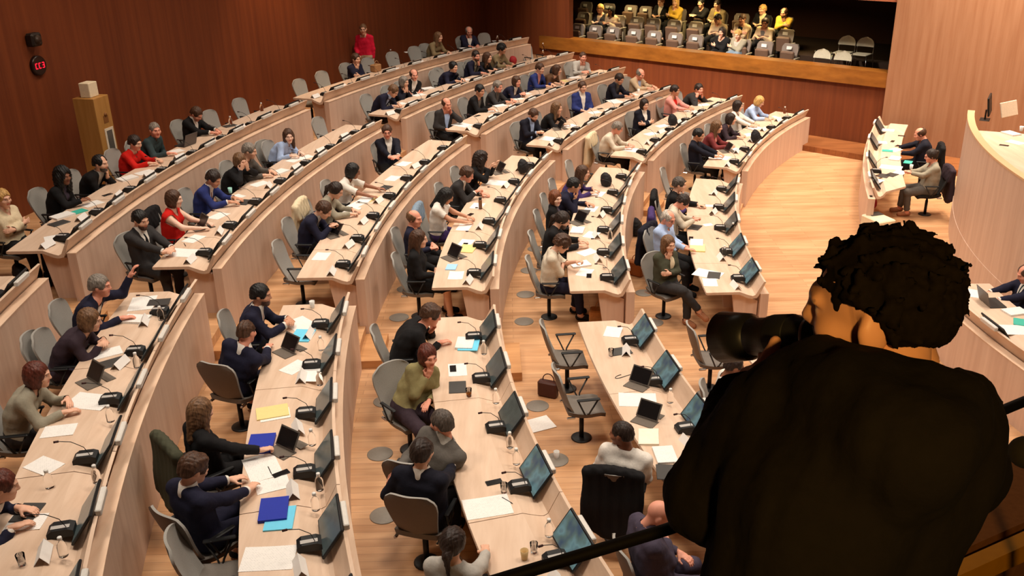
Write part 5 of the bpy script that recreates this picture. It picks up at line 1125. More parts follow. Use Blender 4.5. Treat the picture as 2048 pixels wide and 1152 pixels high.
for i, (x, y) in enumerate(((1168, 8), (1213, 6), (1258, 6), (1288, 12), (1322, 14), (1355, 16), (1402, 18), (1438, 20), (1480, 26), (1525, 30), (1568, 35))):
    P = gal_plane(x, y, 2.65); P[2] = 1.72; dup(GSEAT, P, GYAW, '%s seat from the left in the rear gallery row' % (ORD + ['ninth', 'tenth', 'eleventh'])[i + 1], 'gallery seats')
def make_schair():
    t = thing('stacking_chair', 'proto', 'chair', (0, 0, -20)); mb = MB(); G = []
    for y0 in (-.215, -.20):
        G.append(np.array([[(.235 * s * math.sqrt(max(.02, 1 - (max(0, v - .15) / .85) ** 2)), y0 - .05 * v + .03 * s * s, .62 + .24 * v) for s in np.linspace(-1, 1, 11)] for v in np.linspace(0, 1, 8)]))
    A, B = G; rim = lambda X: np.concatenate([X[0], X[1:, -1], X[-1, ::-1][1:], X[::-1, 0][1:]])
    wm = mat('cream shell', (.80, .77, .69), .5); mb.grid(A[:, ::-1]); mb.grid(B); mb.grid(np.stack([rim(A), rim(B)])); mb.build('backrest', wm, t)
    mb = MB(); mb.box((0, .02, .45), (.42, .42, .025), None, .01); mb.build('seat', wm, t)
    for s in (-1, 1):
        mb = MB(); mb.tube([(s * .22, -.24, .80), (s * .22, -.20, .45), (s * .24, -.28, .0)], .011, 6); mb.build('leg', CHROME, t)
        mb = MB(); mb.tube([(s * .20, .18, .45), (s * .24, .26, .0)], .011, 6); mb.build('leg', CHROME, t)
    return proto_of(t)
SCH = make_schair()
for x, y, s, f, lb in ((1640, 97, .75, 1.30, 'bright cream stacking chair at the front of the gallery, left one'), (1682, 99, .75, 1.30, 'cream stacking chair at the front of the gallery, right one'), (1690, 73, 1.8, 1.52, 'cream stacking chair further back, left one'), (1727, 77, 1.8, 1.52, 'cream stacking chair further back, right one')):
    P = gal_plane(x, y, s); P[2] = f if lb[0] != 'x' else f; dup(SCH, P, GYAW, lb, 'stacking chairs in the gallery')
def gsit(x, y, pl, fl, label, hy=0, **sp):
    Hd = gal_plane(x, y, pl); P = gal_plane(x, y, pl + .08); Pf = np.array([P[0], P[1], 0]); hz = min(max(Hd[2] - fl, .98), 1.22); Pf[2] = Hd[2] - hz
    sp['lo'] = 1; sp['hy'] = hy; hc = rotz(-GYAW) @ (Hd - Pf); person(label, Pf, GYAW, hc, sp)
gsit(1444, 64, .80, 1.3, 'dark haired woman in black seated in the front gallery row', sex='f', wear='sweater', c='black', hair='bob', hc='dbrown', L='cross', R='chin', skin='light')
gsit(1476, 69, .80, 1.3, 'blond woman in pale denim jacket in the front gallery row', sex='f', wear='open', c='sage', s='lgrey', hair='short', hc='blond', L='cross', R='chin', hp=20, p='denim')
gsit(1200, 17, 1.72, 1.52, 'blond person in dark vest in the gallery, far left', sex='f', wear='open', c='charcoal', s='beige', hair='short', hc='blond', L='lap', R='lap', hy=-30)
gsit(1222, 22, 1.72, 1.52, 'dark haired woman in beige jacket in the gallery', sex='f', wear='shirt', c='beige', hair='long', hc='black', skin='brown', L='lap', R='lap')
gsit(1435, 38, 1.72, 1.52, 'person in grey beige jacket leaning sideways in the gallery', wear='shirt', c='beige', hair='short', hc='dbrown', skin='tan', L='lap', R='chin', hy=-20, hp=20)
gsit(1484, 38, 1.72, 1.52, 'person in taupe cardigan over black in the gallery', wear='open', c='beige', s='black', hair='short', hc='brown', skin='tan', L='cross', R='cross')
gsit(1530, 46, 1.72, 1.52, 'person in beige jacket over grey in the middle gallery row', wear='open', c='beige', s='grey', hair='short', hc='dbrown', skin='tan', L='lap', R='lap', hy=15)
gsit(1322, 4, 2.6, 1.72, 'person in black jacket and white collar in the rear gallery', c='black', s='white', hair='short', hc='red', L='lap', R='lap')
gsit(1351, 4, 2.45, 1.72, 'person in yellow sweater in the rear gallery', sex='f', wear='sweater', c='yellow', hair='long', hc='blond', L='cross', R='chin')
gsit(1402, 6, 2.6, 1.72, 'person in dark clothes with clasped hands in the rear gallery', wear='sweater', c='black', hair='short', hc='black', L='clasp', R='clasp')
gsit(1435, 9, 2.6, 1.72, 'person in open jacket over yellow top in the gallery', wear='open', c='khaki', s='yellow', v=.5, hair='short', hc='dbrown', L='lap', R='lap', hy=-15)
gsit(1525, 19, 2.6, 1.72, 'white haired person in black in the rear gallery', wear='suit', c='black', s='cream', hair='short', hc='blond', L='lap', R='lap', hy=-20)
gsit(1568, 26, 2.45, 1.72, 'person in yellow shirt with hand at chin in the gallery', wear='shirt', c='yellow', hair='thin', hc='brown', beard='brown', skin='tan', L='chin', R='cross', hp=15)
# ------------------------------------------------------------------ dais
DC = np.array([18.5, 13.0]); DR = 10.9
def dp(ang, off, z, C=DC, R=DR): a = math.radians(ang); return np.array([C[0] + (R + off) * math.cos(a), C[1] + (R + off) * math.sin(a), z])
def dsweep(name, prof, a0, a1, m, parent=None, n=40, C=DC, R=DR, sk=0.):
    mb = MB(); A_ = np.linspace(a0, a1, n); P_ = len(prof); G = np.array([[dp(a + sk * o * (a - a0) / (a1 - a0), o, z, C, R) for o, z in prof] for a in A_]); F = []
    for i in range(n - 1):
        for j in range(P_): q = (j + 1) % P_; F.append((i * P_ + j, i * P_ + q, (i + 1) * P_ + q, (i + 1) * P_ + j))
    F.append(tuple(range(P_ - 1, -1, -1))); F.append(tuple(range((n - 1) * P_, n * P_)))
    mb.add(G.reshape(-1, 3), F); return mb.build(name, m, parent)
D0, D1 = 153.3, 205
t = thing('presidential_dais', 'tall curved pale wood dais wall at the right of the hall', 'dais')
dsweep('front_wall', [(0, .0), (-.11, 0), (-.11, 2.17), (0, 2.17)], D0, D1, W_PAN, t)
dsweep('cap', [(.006, 2.17), (-.116, 2.17), (-.116, 2.2), (.006, 2.2)], D0, D1, mat('golden cap', (.86, .71, .54), .4), t)
dsweep('plinth', [(.008, .0), (0, 0), (0, .5), (.008, .5)], D0, D1, W_PAN, t)
dsweep('worktop', [(-.11, 1.83), (-1.05, 1.83), (-1.05, 1.87), (-.11, 1.87)], D0 + 1, D1, W_TOP, t)
dsweep('platform', [(-.16, .0), (-4.5, .0), (-4.5, 1.25), (-.16, 1.25)], D0 + .3, D1, W_FLOOR, t)
def dlay(proto, x, y, rz, label, z=1.87, g=None): P = at(x, y, z); return dup(proto, P, rz, label, g)
DYAW = lambda P: math.atan2(P[1] - DC[1], P[0] - DC[0]) - PI / 2
P = at(1974, 240, 1.87); tm = thing('dais_monitor', 'black monitor on a stand on the dais', 'monitor', tuple(P), math.radians(60))
mb = MB(); mb.box((0, 0, .30), (.56, .035, .36), rotx(-.15), .008); mb.build('screen', BLACK, tm); mb = MB(); mb.box((0, .04, .10), (.07, .03, .2)); mb.box((0, .04, .008), (.25, .18, .016), None, .005); mb.build('stand', BLACK, tm)
P = at(2015, 234, 1.87); mb = MB(); mb.box((0, 0, .16), (.52, .03, .30), rotx(-.3), .01); o = mb.build('document_stand', mat('pale lectern board', (.86, .78, .68), .6)); o.location = tuple(P); o.rotation_euler = (0, 0, math.radians(30)); tag(o, 'pale tilted board behind the dais monitor', 'board')
dlay(P_STACK, 2022, 268, .3, 'white papers on the dais worktop'); dlay(P_A4, 2030, 285, .5, 'white sheet on the dais worktop at the right edge'); dlay(PHONE, 2008, 291, .9, 'black phone on the dais worktop'); dlay(CUP, 2042, 262, 0, 'white cup on the dais worktop')
# ring desk, far part with two secretaries
SC_, SR = np.array([32.1, 10.5]), 26.2
def ang_of(P, C): return math.degrees(math.atan2(P[1] - C[1], P[0] - C[0])) % 360
a1 = ang_of((6.75, 16.95), SC_); a0 = ang_of((8.95, 22.6), SC_)
TOPP = [(-.925, .80), (-.92, .83), (-.43, .83), (-.29, .775), (-.235, .76), (-.195, .778), (-.085, .985), (-.055, .98), (-.145, .77), (-.17, .73), (-.24, .715), (-.31, .73), (-.44, .79), (-.90, .79)]
t = thing('secretary_desk', 'curved pale wood desk of the two secretaries by the strip wall', 'desk')
dsweep('worktop', [(o * .8 if o < -.35 else o, z) for o, z in TOPP], a0, a1, W_TOP, t, 24, SC_, SR, 2.4); dsweep('front_panel', [(0, 0), (-.12, 0), (-.12, .78), (0, .78)], a0, a1, W_PAN, t, 24, SC_, SR); dsweep('cap', [(.004, .78), (-.124, .78), (-.124, .79), (.004, .79)], a0, a1, W_CAP, t, 24, SC_, SR)
mb = MB(); mb.box(dp(a1 - .35, -.06, .793, SC_, SR), (.05, .1, .006), rotz(math.radians(a1)))
mb.build('slot', BLACK, t)
for i, f in enumerate((.12, .36, .62, .86)):
    a = a0 + (a1 - a0) * f; dup(MON_DIM, dp(a, -.0, .79, SC_, SR), math.radians(a) - PI / 2, '%s monitor from the strip wall on the secretary desk' % ORD[i + 1])
def slay(pr, x, y, rot, lb, z=.83): P = at(x, y, z); return dup(pr, P, math.radians(ang_of(P, SC_) - 90 + rot), lb)
slay(P_STACK, 1775, 262, 0, 'white papers below the first secretary monitor'); slay(P_A4, 1790, 300, 60, 'sheet under the bald secretary arm'); slay(P_STACK, 1790, 318, 80, 'pinkish white sheets on the secretary desk'); slay(P_A3, 1782, 335, 80, 'white spread before the grey sweater secretary'); slay(TEALF, 1775, 302, 0, 'turquoise pad on the secretary desk'); slay(TEALF, 1816, 325, 80, 'small turquoise folder beside the secretary arm')
slay(P_A4, 1753, 362, 60, 'white sheet at the near end of the secretary desk'); slay(FLATTAB, 1768, 352, 70, 'dark keyboard at the near end of the secretary desk'); slay(PHONE, 1803, 272, 0, 'black object on the far secretary desk'); slay(PHONE, 1795, 292, 70, 'dark phone before the bald secretary'); slay(CONSOLE, 1752, 345, 0, 'console on the near end of the secretary desk'); slay(CUP, 1822, 338, 0, 'white cup before the grey sweater secretary')
def ssit(x, y, label, ref, turn, off, **sp):
    z = 1.18
    for _ in range(3):
        Hd = at(x, y, z); a = ang_of(Hd, SC_); r = math.hypot(Hd[0] - SC_[0], Hd[1] - SC_[1]) - SR; P = dp(a, min(-off, r - .05), 0, SC_, SR); d = math.hypot(*(Hd - P)[:2]); z = .56 + math.sqrt(max(.655 ** 2 - d * d, .25))
    yaw = math.radians(a) - PI / 2 + math.radians(turn); hc = rotz(-yaw) @ (Hd - P); o = person(label, P, yaw, hc, sp); dup(CHAIRD, P, yaw, 'dark swivel chair under ' + ref); return P, yaw
P, yw = ssit(1840, 268, 'bald secretary in black sweater bending over papers at the far desk', 'the bald secretary', 5, 1.2, wear='sweater', c='dnavy', hair='fringe_bald', hc='brown', skin='ruddy', L='table', R='reach', hp=25, w=1.3)
coat('black coat hung over the chair of the bald secretary', P, yw, cloth('black'), drop_=.5)
P, yw = ssit(1862, 312, 'secretary in grey sweater with hair band and glasses holding sheets', 'the grey sweater secretary', 10, 1.25, sex='f', wear='sweater', c='sage', p='grey', hair='bun', hc='dbrown', glasses=1, skin='ruddy', L='phone', R='phone', hp=15, shoe='tanshoe', w=1.15)
coat('dark coat hung over the chair of the grey sweater secretary', P, yw, cloth('plum'), drop_=.6)
slay(FLATTAB, 1783, 350, 60, 'dark folder with white sheet at the grey sweater secretary'); slay(P_A4, 1800, 345, 70, 'white sheet in front of the grey sweater secretary'); slay(PHONE, 1785, 283, 80, 'dark pouch by the bald secretary'); slay(P_A4, 1760, 285, 10, 'white sheet by the second secretary monitor')
P = at(1745, 425, .0); P = at(1745, 428, .25); mb = MB(); mb.box((0, 0, .23), (.38, .52, .46), None, .02); o = mb.build('white_pedestal', mat('cream white pedestal', (.90, .84, .72), .5)); Pq = at(1757, 436, .44); o.location = (Pq[0], Pq[1], 0); o.rotation_euler = (0, 0, .35); tag(o, 'cream white pedestal at the end of the secretary desk', 'pedestal')
slay(FLATTAB, 1750, 428, 30, 'dark device on the cream pedestal', .461)
o = dup(RBAG, at(1742, 415, .15), .2, 'red bag under the secretary desk')
# ring desk, near part
NC, NR = np.array([18.5, 12.2]), 12.42
b0, b1 = 177.0, 204.
t = thing('ring_desk', 'curved pale wood desk in front of the dais, right edge', 'desk')
dsweep('worktop', TOPP, b0, b1, W_TOP, t, 30, NC, NR); dsweep('front_panel', [(0, 0), (-.12, 0), (-.12, .78), (0, .78)], b0, b1, W_PAN, t, 30, NC, NR); dsweep('cap', [(.004, .78), (-.124, .78), (-.124, .79), (.004, .79)], b0, b1, W_CAP, t, 30, NC, NR)
def nlay(pr, x, y, rot, lb, z=.83): P = at(x, y, z); return dup(pr, P, math.radians(ang_of(P, NC) - 90 + rot), lb)
nlay(LAPTOP, 1983, 607, 0, 'grey laptop open before the man in dark blue'); nlay(FLATTAB, 1918, 560, 70, 'dark laptop lid beside the photographer hair'); nlay(P_A3, 1935, 585, 60, 'white sheets left of the grey laptop'); nlay(P_STACK, 1915, 600, 60, 'white papers beside the hair'); nlay(TEALF, 2040, 645, 60, 'turquoise folder at the right edge'); nlay(P_A3, 2035, 660, 80, 'white sheets at the right edge'); nlay(P_STACK, 2030, 625, 10, 'pale papers beside the laptop')
for i, (x, y) in enumerate(((1985, 655),)):
    a = ang_of(at(x, y, .95), NC); dup(MON_DIM, dp(a, 0, .79, NC, NR), math.radians(a) - PI / 2, 'dark monitor recessed in the ring desk lip')
P0 = at(2052, 548, 1.15); a = ang_of(P0, NC); P = dp(a, -1.22, 0, NC, NR); yaw = math.radians(a) - PI / 2; person('man in dark blue suit at the ring desk, cut by the right edge', P, yaw, rotz(-yaw) @ (P0 - P), dict(c='navy', s='white', tie='teal', hair='thin', hc='brown', skin='ruddy', L='table', R='table', hp=25, w=1.1))
dup(CHAIRD, P, yaw, 'dark swivel chair under the man in dark blue suit')
for pr in (GSEAT, SCH): PROTOS.append(pr)
# ------------------------------------------------------------------ balcony in front of the camera
mb = MB(); A = at(930, 1182, 5.2); B = at(2048, 803, 5.2); B = B + (B - at(1985, 829, 5.2)) * 30; A = A + (A - at(1330, 1060, 5.2)) * 6; mid = at(1330, 1060, 5.2)
mb.tube([A, at(1020, 1153, 5.2), mid, at(1985, 829, 5.2), at(2048, 803, 5.2), B], .0135, 10); rl = mb.build('handrail', mat('black rail', (.05, .04, .04), .6, spec=.15)); tag(rl, 'thin black handrail along the balcony edge', 'rail')
dR = unit(at(2300, 690, 5.2) - at(930, 1182, 5.2)); nR = np.array([-dR[1], dR[0], 0])
def bp_(u, v, z): P = mid + dR * u + nR * v; P[2] = z; return P
def slab(mb, u0, u1, v0, v1, z0, z1):
    R = np.column_stack([dR, nR, [0, 0, 1]]); return mb.box(bp_((u0 + u1) / 2, (v0 + v1) / 2, (z0 + z1) / 2), (abs(u1 - u0), abs(v1 - v0), abs(z1 - z0)), R)
LZ = 4.80
far = at(2015, 915, LZ); near1 = at(2048, 1045, LZ); g0 = at(2048, 1062, LZ); g1 = at(2048, 1092, LZ)
vv = lambda P: float((P - mid) @ nR)
mb = MB(); slab(mb, -5, 6, vv(near1), vv(far), LZ - .25, LZ)
o = mb.build('balcony_ledge', mat('brown ledge carpet', (.42, .27, .16), .95, noise=.12, nscale=60, spec=.1)); tag(o, 'brown carpeted ledge of the balcony at the lower right', 'ledge')
mb = MB(); slab(mb, -5, 6, vv(g1), vv(g0), LZ - .06, LZ + .0); o = mb.build('brass_strip', mat('dull brass', (.62, .42, .04), .6, 0., spec=.1)); tag(o, 'dull golden strip along the balcony ledge', 'strip')
mb = MB(); slab(mb, -5, 6, vv(g1) - 2.6, vv(g1) + .3, 4.1, 4.2); struct(mb.build('floor_balcony', mat('dark balcony floor', (.12, .07, .05), .9)))
mb = MB(); slab(mb, -5, 6, vv(near1) + .02, vv(near1) + .12, 3.2, LZ - .26); struct(mb.build('wall_balcony', W_DARK))
for u in (-1.6, 2.2):
    mb = MB(); mb.tube([bp_(u, 0, LZ - .02), bp_(u, 0, 5.19)], .014, 8); mb.build('post', MATS['black rail'], rl)
P = atd(2052, 905, 2.0); F = Field(P - .1, P + .1, .008); F.ell(P, (.036, .036, .034)); V, Q = F.mesh(); mb = MB(); mb.tube([P, P + [.12, .02, -.25]], .012, 8)
t = thing('foam_microphone', 'dark round foam head at the right frame edge above the ledge', 'microphone', tuple(P)); fm = mat('dark olive foam', (.11, .085, .03), .9, noise=.1)
o = bpy.data.objects.new('foam_head', npmesh('foam_head', V - P, Q, fm)); COL.objects.link(o); o.parent = t
mb = MB(); mb.tube([(0, 0, 0), (.10, .02, -.2), (.14, .0, -.42)], .011, 8); mb.build('stem', BLACK, t)
# ------------------------------------------------------------------ the photographer on the balcony
def c2(x, y, d): return atd(x, y, d)
HZ = c2(1752, 610, 1.55)
fyaw = math.radians(58)                                  # head turned to the left
RHp = rotz(fyaw) @ rotx(math.radians(-12)) @ roty(math.radians(-8))
lo_, hi_ = np.array([0., .7, 4.15]), np.array([1.35, 2.35, 6.1])
F = Field(lo_, hi_, .014)
nkb = c2(1772, 780, 1.50)
pel = c2(1590, 1370, 1.50)
rgt = unit(np.array([math.cos(math.radians(30)), math.sin(math.radians(30)), 0]))     # his right
ShL, ShR = c2(1560, 835, 1.56), c2(1860, 870, 1.50)
ElL, ElR = c2(1425, 985, 1.62), c2(1905, 940, 1.66)
WrL, WrR = c2(1512, 770, 1.74), c2(1700, 760, 1.85)
up_ = nkb - pel
for t_, hw, r in ((0, .08, .115), (.25, .065, .11), (.5, .085, .115), (.72, .10, .105)):
    p = pel + up_ * t_; F.cap(p - rgt * hw, p + rgt * hw, r, r, .07, 0)
F.cap(pel + up_ * .84, ShL, .07, .07, .06, 0); F.cap(pel + up_ * .84, ShR, .07, .07, .06, 0)
F.cap(ShL, ElL, .068, .058, .05, 1); F.cap(ElL, WrL, .056, .040, .04, 2); F.cap(ShR, ElR, .068, .058, .05, 1); F.cap(ElR, WrR, .056, .040, .04, 2)
F.cap(nkb - np.array([0, 0, .02]), HZ + RHp @ np.array([0, -.028, -.05]), .060, .054, .04, 7)
fl0 = 4.2
for s in (-1, 1):
    h_ = pel + rgt * s * .09; k_ = np.array([h_[0], h_[1], fl0 + .48]); a_ = k_ - [0, 0, .40]; F.cap(h_, k_, .085, .06, .05, 4); F.cap(k_, a_, .058, .045, .03, 5)
    fd = np.array([-rgt[1], rgt[0], 0]); F.cap(a_ - fd * .03 - [0, 0, .03], a_ + fd * .15 - [0, 0, .04], .036, .034, .02, 6)
V, Q = F.mesh(0.); hv, hq, hf = make_head('m', .0045)
kq = (hv[hq][:, :, 2].mean(1) > -.105); hu, hi_ = np.unique(hq[kq].ravel(), return_inverse=True); hq = hi_.reshape(-1, 4); hv = hv[hu]; hf = hf[hu]
me_ = (np.abs(hv[:, 0]) > .070) & (hv[:, 1] < .02); hv[me_, 0] += np.sign(hv[me_, 0]) * .9 * (np.abs(hv[me_, 0]) - .070); hv[me_, 2] = hv[me_, 2] * 1.15
Vs = [V, HZ + (hv * 1.0) @ RHp.T]; Qs = [Q, hq + len(V)]; fe = [np.zeros((len(V), 3)), hf]; nn = len(V) + len(hv)
# left hand cradles the lens from below, thumb up along the barrel
LENS0, LENS1 = c2(1640, 672, 1.72), c2(1462, 674, 1.90)
ax_ = unit(LENS1 - LENS0)
def hand_grip(W, hd, upv, right, curl, h=.0038):
    v, q = make_hand(curl, h); hd = unit(hd); zz = unit(upv - hd * (upv @ hd)); xx = np.cross(hd, zz)
    if right: v = v * [-1, 1, 1]; q = q[:, ::-1]
    return W + v @ np.stack([xx, hd, zz]), q
th0, th1 = c2(1520, 742, 1.70), c2(1551, 683, 1.695)
v, q = hand_grip(c2(1515, 775, 1.74), unit(c2(1540, 715, 1.78) - c2(1515, 775, 1.74)), unit(c2(1450, 800, 1.7) - c2(1540, 715, 1.78)), False, .55)
Vs.append(v); Qs.append(q + nn); fe.append(np.zeros((len(v), 3))); nn += len(v)
Ft = Field(np.minimum(th0, th1) - .06, np.maximum(th0, th1) + .06, .0035); m_ = th0 * .45 + th1 * .55 + np.array([.002, -.004, 0])
Ft.cap(c2(1505, 775, 1.72), th0, .02, .016, .012); Ft.cap(th0, m_, .0155, .0125, .01); Ft.cap(m_, th1, .0125, .0105, .01); v, q = Ft.mesh(); Vs.append(v); Qs.append(q + nn); fe.append(np.zeros((len(v), 3))); nn += len(v)
v, q = hand_grip(c2(1705, 750, 1.83), unit(c2(1690, 660, 1.84) - c2(1705, 750, 1.83)), rgt, True, .8)
Vs.append(v); Qs.append(q + nn); fe.append(np.zeros((len(v), 3))); nn += len(v)
ph = bpy.data.objects.new('person', npmesh('person', np.concatenate(Vs), np.concatenate(Qs), skin('tan'), np.concatenate(fe))); COL.objects.link(ph)
tag(ph, 'photographer with curly black hair in black hoodie holding a camera, seen from behind', 'person')
# hoodie: inflated field plus the hood lying on the back
HB = mat('black hoodie cloth', (.072, .058, .045), .95, noise=.12, nscale=40, bump=.25, spec=.1)
for a, b, r1, r2 in (((1600, 762, 1.60), (1650, 758, 1.54), .028, .032), ((1650, 758, 1.54), (1750, 830, 1.46), .032, .034), ((1750, 830, 1.46), (1870, 868, 1.47), .034, .034), ((1870, 868, 1.47), (1968, 812, 1.54), .036, .014),
                     ((1700, 800, 1.44), (1780, 900, 1.36), .06, .075), ((1860, 840, 1.42), (1830, 900, 1.36), .06, .07), ((1640, 800, 1.52), (1730, 900, 1.40), .05, .06)):
    F.cap(c2(*a), c2(*b), r1, r2, .04, 0)
V, Q = F.mesh(.020); N = vnormals(V, Q); V = V + N * (noise3(V, 16, 2) * .010 + noise3(V * [1, 1, .5], 42, 8) * .004)[:, None]
C = V[Q].mean(1); lab, T = F.lab(C - N[Q].mean(1) * .018); keep = (lab == 0) | (lab == 1) | (((lab == 2) | (lab == 3)) & (T < .93)); 
submesh('hoodie', V, Q, keep & ~((lab == 0) & (C[:, 2] < pel[2] - .05)), HB, ph); submesh('trousers', V, Q, (lab == 4) | ((lab == 5) & (T < .92)) | ((lab == 0) & (C[:, 2] < pel[2] - .05)), cloth('charcoal'), ph)
s6 = lab == 6; d6 = (C - pel) @ rgt; submesh('shoe', V, Q, s6 & (d6 < 0), cloth('black'), ph); submesh('shoe', V, Q, s6 & (d6 >= 0), cloth('black'), ph)
# hair: a dense mass of curls
hh = .006; Fh = Field((-.17, -.19, -.16), (.17, .17, .2), hh)
Fh.ell((0, -.022, .035), (.085, .101, .090), k=.02); Fh.ell((0, -.06, -.01), (.078, .064, .070), k=.04)
rr = np.random.RandomState(5)
for i in range(330):
    d = unit(rr.normal(size=3))
    if d[1] > .60 and d[2] < .30: continue
    if d[2] < -.5: continue
    p = np.array([0, -.025, .03]) + d * np.array([.086, .099, .086]); rad = rr.uniform(.006, .011); tv = unit(np.cross(d, rr.normal(size=3)))
    Fh.cap(p - tv * .012, p + tv * .014 + d * rr.uniform(.004, .024), rad, rad * .55, .005)
Fh.ell((0, .12, -.055), (.064, .10, .105), sub=True)
for s in (-1, 1): Fh.ell((s * .105, .022, -.03), (.056, .052, .078), sub=True)
Fh.ell((0, .02, -.165), (.2, .2, .125), sub=True)
for s in (-1, 1): Fh.ell((s * .065, -.055, -.10), (.055, .07, .062), sub=True)
V, Q = Fh.mesh(); N = vnormals(V, Q); V = V + N * (noise3(V, 120, 3) * .004)[:, None]
HM = mat('black curly hair', (.075, .055, .035), .9, noise=.2, nscale=80, spec=.05)
hb = bpy.data.objects.new('hair', npmesh('hair', V, Q, HM)); COL.objects.link(hb); hb.parent = ph; hb.matrix_local = Matrix.Translation(Vector(HZ)) @ Matrix(RHp.tolist()).to_4x4()
mb = MB()
for i in range(650):                                       # loose curls along the outline
    d = unit(rr.normal(size=3))
    if (d[1] > .5 and d[2] < .3) or d[2] < -.55: continue
    p = np.array([0, -.025, .03]) + d * np.array([.092, .105, .093]); tv = unit(np.cross(d, rr.normal(size=3))); bv = np.cross(d, tv); R_ = rr.uniform(.008, .02); pts = []
    for k in range(9):
        th = k * .55; pts.append(p + d * (.004 * k * .8) + tv * R_ * math.sin(th) + bv * R_ * (1 - math.cos(th)))
    mb.tube(pts, [.0021] * 8 + [.0006], 4)
lc = mb.build('loose_curls', HM, ph); lc.matrix_local = hb.matrix_local; lc['kind'] = 'stuff'
# camera
t = thing('camera_with_lens', 'black camera with a large zoom lens held by the photographer', 'camera', tuple(LENS0)); Lm = mat('black lens barrel', (.09, .09, .095), .38, noise=.03); Rb = mat('lens rubber ring', (.035, .035, .038), .7)
zz = ax_; xx = unit(np.cross([0, 0, 1.], zz)); yy = np.cross(zz, xx); RL = np.column_stack([xx, yy, zz]); LL = np.linalg.norm(LENS1 - LENS0)
def lathe_l(nm, prof, m, n=28, cap=True): mb = MB(); mb.lathe([(r, z * LL) for r, z in prof], (0, 0, 0), n, 0, RL, True, cap); return mb.build(nm, m, t)
lathe_l('barrel', [(.030, -.08), (.034, .0), (.036, .02), (.036, .20), (.040, .22), (.040, .52), (.037, .55), (.037, .78)], Lm); lathe_l('zoom_ring', [(.0405, .26), (.042, .27), (.042, .47), (.0405, .48)], Rb); lathe_l('white_ring', [(.0365, .06), (.0368, .065), (.0368, .085), (.0365, .09)], SILVER)
lathe_l('lens_hood', [(.038, .72), (.046, .76), (.052, 1.08), (.050, 1.08), (.044, .78)], Lm, 32, False); lathe_l('front_glass', [(.034, .80), (.02, .83), (.001, .84)], mat('lens glass', (.03, .03, .05), .05), 24, False)
mb = MB(); mb.box(RL @ np.array([0, 0, -.075]), (.145, .10, .075), RL, .012); mb.box(RL @ np.array([0, .062, -.06]), (.075, .05, .09), RL, .014); mb.box(RL @ np.array([-.055, -.01, -.04]), (.04, .10, .05), RL, .014); mb.build('camera_body', BLACK, t)
mb = MB(); mb.lathe([(.016, 0), (.016, .014)], RL @ np.array([.05, .05, -.075]), 14, 0, RL @ rotx(-PI / 2)); mb.build('dial', DGREY, t)
for pr in PROTOS: drop(pr)
for o in list(bpy.data.objects):
    if o.get('label') == 'proto':
        for c in kids(o): 
            for g in kids(c): bpy.data.objects.remove(g)
            bpy.data.objects.remove(c)
        bpy.data.objects.remove(o)
# ------------------------------------------------------------------ light
def area(name, loc, size, power, col, target=None, spread=160, sy=None):
    l = bpy.data.lights.new(name, 'AREA'); l.energy = power; l.color = col; l.size = size; l.spread = math.radians(spread)
    if sy: l.shape = 'RECTANGLE'; l.size_y = sy
    o = bpy.data.objects.new(name, l); COL.objects.link(o); o.location = tuple(loc)
    d = (Vector(tuple(target)) - Vector(tuple(loc))) if target is not None else Vector((0, 0, -1))
    o.rotation_euler = d.to_track_quat('-Z', 'Y').to_euler(); return o
def spot(name, loc, target, power, col, deg, blend=.6, size=.1):
    l = bpy.data.lights.new(name, 'SPOT'); l.energy = power; l.color = col; l.spot_size = math.radians(deg); l.spot_blend = blend; l.shadow_soft_size = size
    o = bpy.data.objects.new(name, l); COL.objects.link(o); o.location = tuple(loc)
    d = Vector(tuple(target)) - Vector(tuple(loc)); o.rotation_euler = d.to_track_quat('-Z', 'Y').to_euler(); return o
WARM = (1., .87, .73)
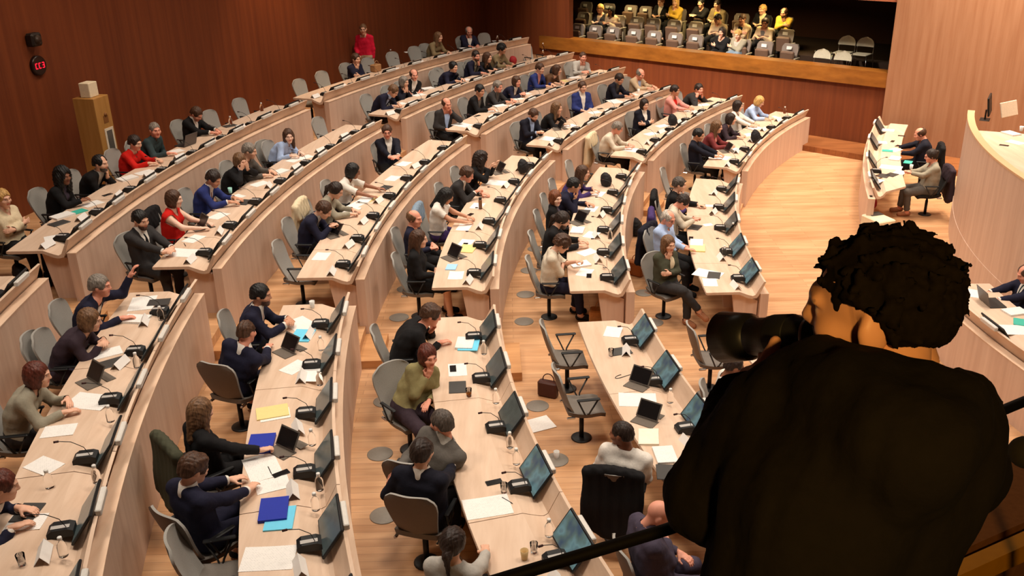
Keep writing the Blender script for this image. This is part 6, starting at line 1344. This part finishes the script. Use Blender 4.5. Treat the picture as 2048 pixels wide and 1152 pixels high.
for i, (x, y) in enumerate(((-4.5, 7), (-.5, 7.5), (3.5, 7.5), (7.5, 9), (-4.5, 13), (-1, 13.5), (3, 13.5), (7, 14.5), (-3, 18.5), (.8, 18.5), (4.6, 18.5), (8.3, 19), (-1, 23), (3, 23), (6.5, 22), (11.5, 20), (12.5, 15), (11, 10.5))):
    area('ceiling_and_fill_light', (x, y, CEIL - .08), 1.5, (132 if x < 10 else 82), WARM, None, 120)  # the last three are added to light faces and the dais
# washer on the veneer wall's bright band, then added fill lights
P, n = wall_hit(545, 60); spot('wall_wash_and_fill', P + n * 1.3 + [0, 0, 4.6 - P[2] + 2.5], P - [0, 0, .6], 620, (1., .62, .3), 62, 1., .3)
for q in ((230, 130), (60, 250)): P, n = wall_hit(*q); spot('wall_wash_and_fill', P + n * 2.2 + [0, 0, 4.2], P, 130, (1., .66, .4), 80, 1., .3)  # fill spots added to lift the darker left stretch of veneer
for t in (2.2, 5.5): area('strip_wall_fill', gp(GL + t, -2.2, CEIL - .2), 1.2, 330, (1., .82, .62), gp(GL + t, 0, 3.0), 110)  # unseen area lights added to brighten the pale strip wall
for t in (3., 7.): area('gallery_front_fill', gp(t, -5.2, 7.3), .6, 110, (1., .86, .7), gp(t, .9, 2.0), 60)  # added in mid-air over the hall to brighten the front gallery seats
# gallery
for t in (1.5, 4.2, 6.6): area('gallery_light', gp(t, 1.9, 3.5), .5, 42, (1., .74, .32), None, 150)
for t in (1.3, 3.0, 4.7, 6.2, 7.4, 8.7): spot('ledge_spot', gp(t, -.35, 3.5), gp(t, -.06, 1.8), 75, (1., .70, .30), 36, .9, .05)
# dim lamp on the balcony behind the camera
spot('balcony_lamp', (.30, -.7, 6.75), (.85, 1.55, 5.45), 210, (1., .58, .15), 52, .8, .08)
w = bpy.data.worlds.new('world'); SC.world = w; w.use_nodes = True
w.node_tree.nodes['Background'].inputs['Color'].default_value = (1., .84, .72, 1); w.node_tree.nodes['Background'].inputs['Strength'].default_value = .06
SC.view_settings.view_transform = 'Standard'; SC.view_settings.look = 'None'; SC.view_settings.gamma = 1; SC.view_settings.use_curve_mapping = False
SC.view_settings.exposure = 0.
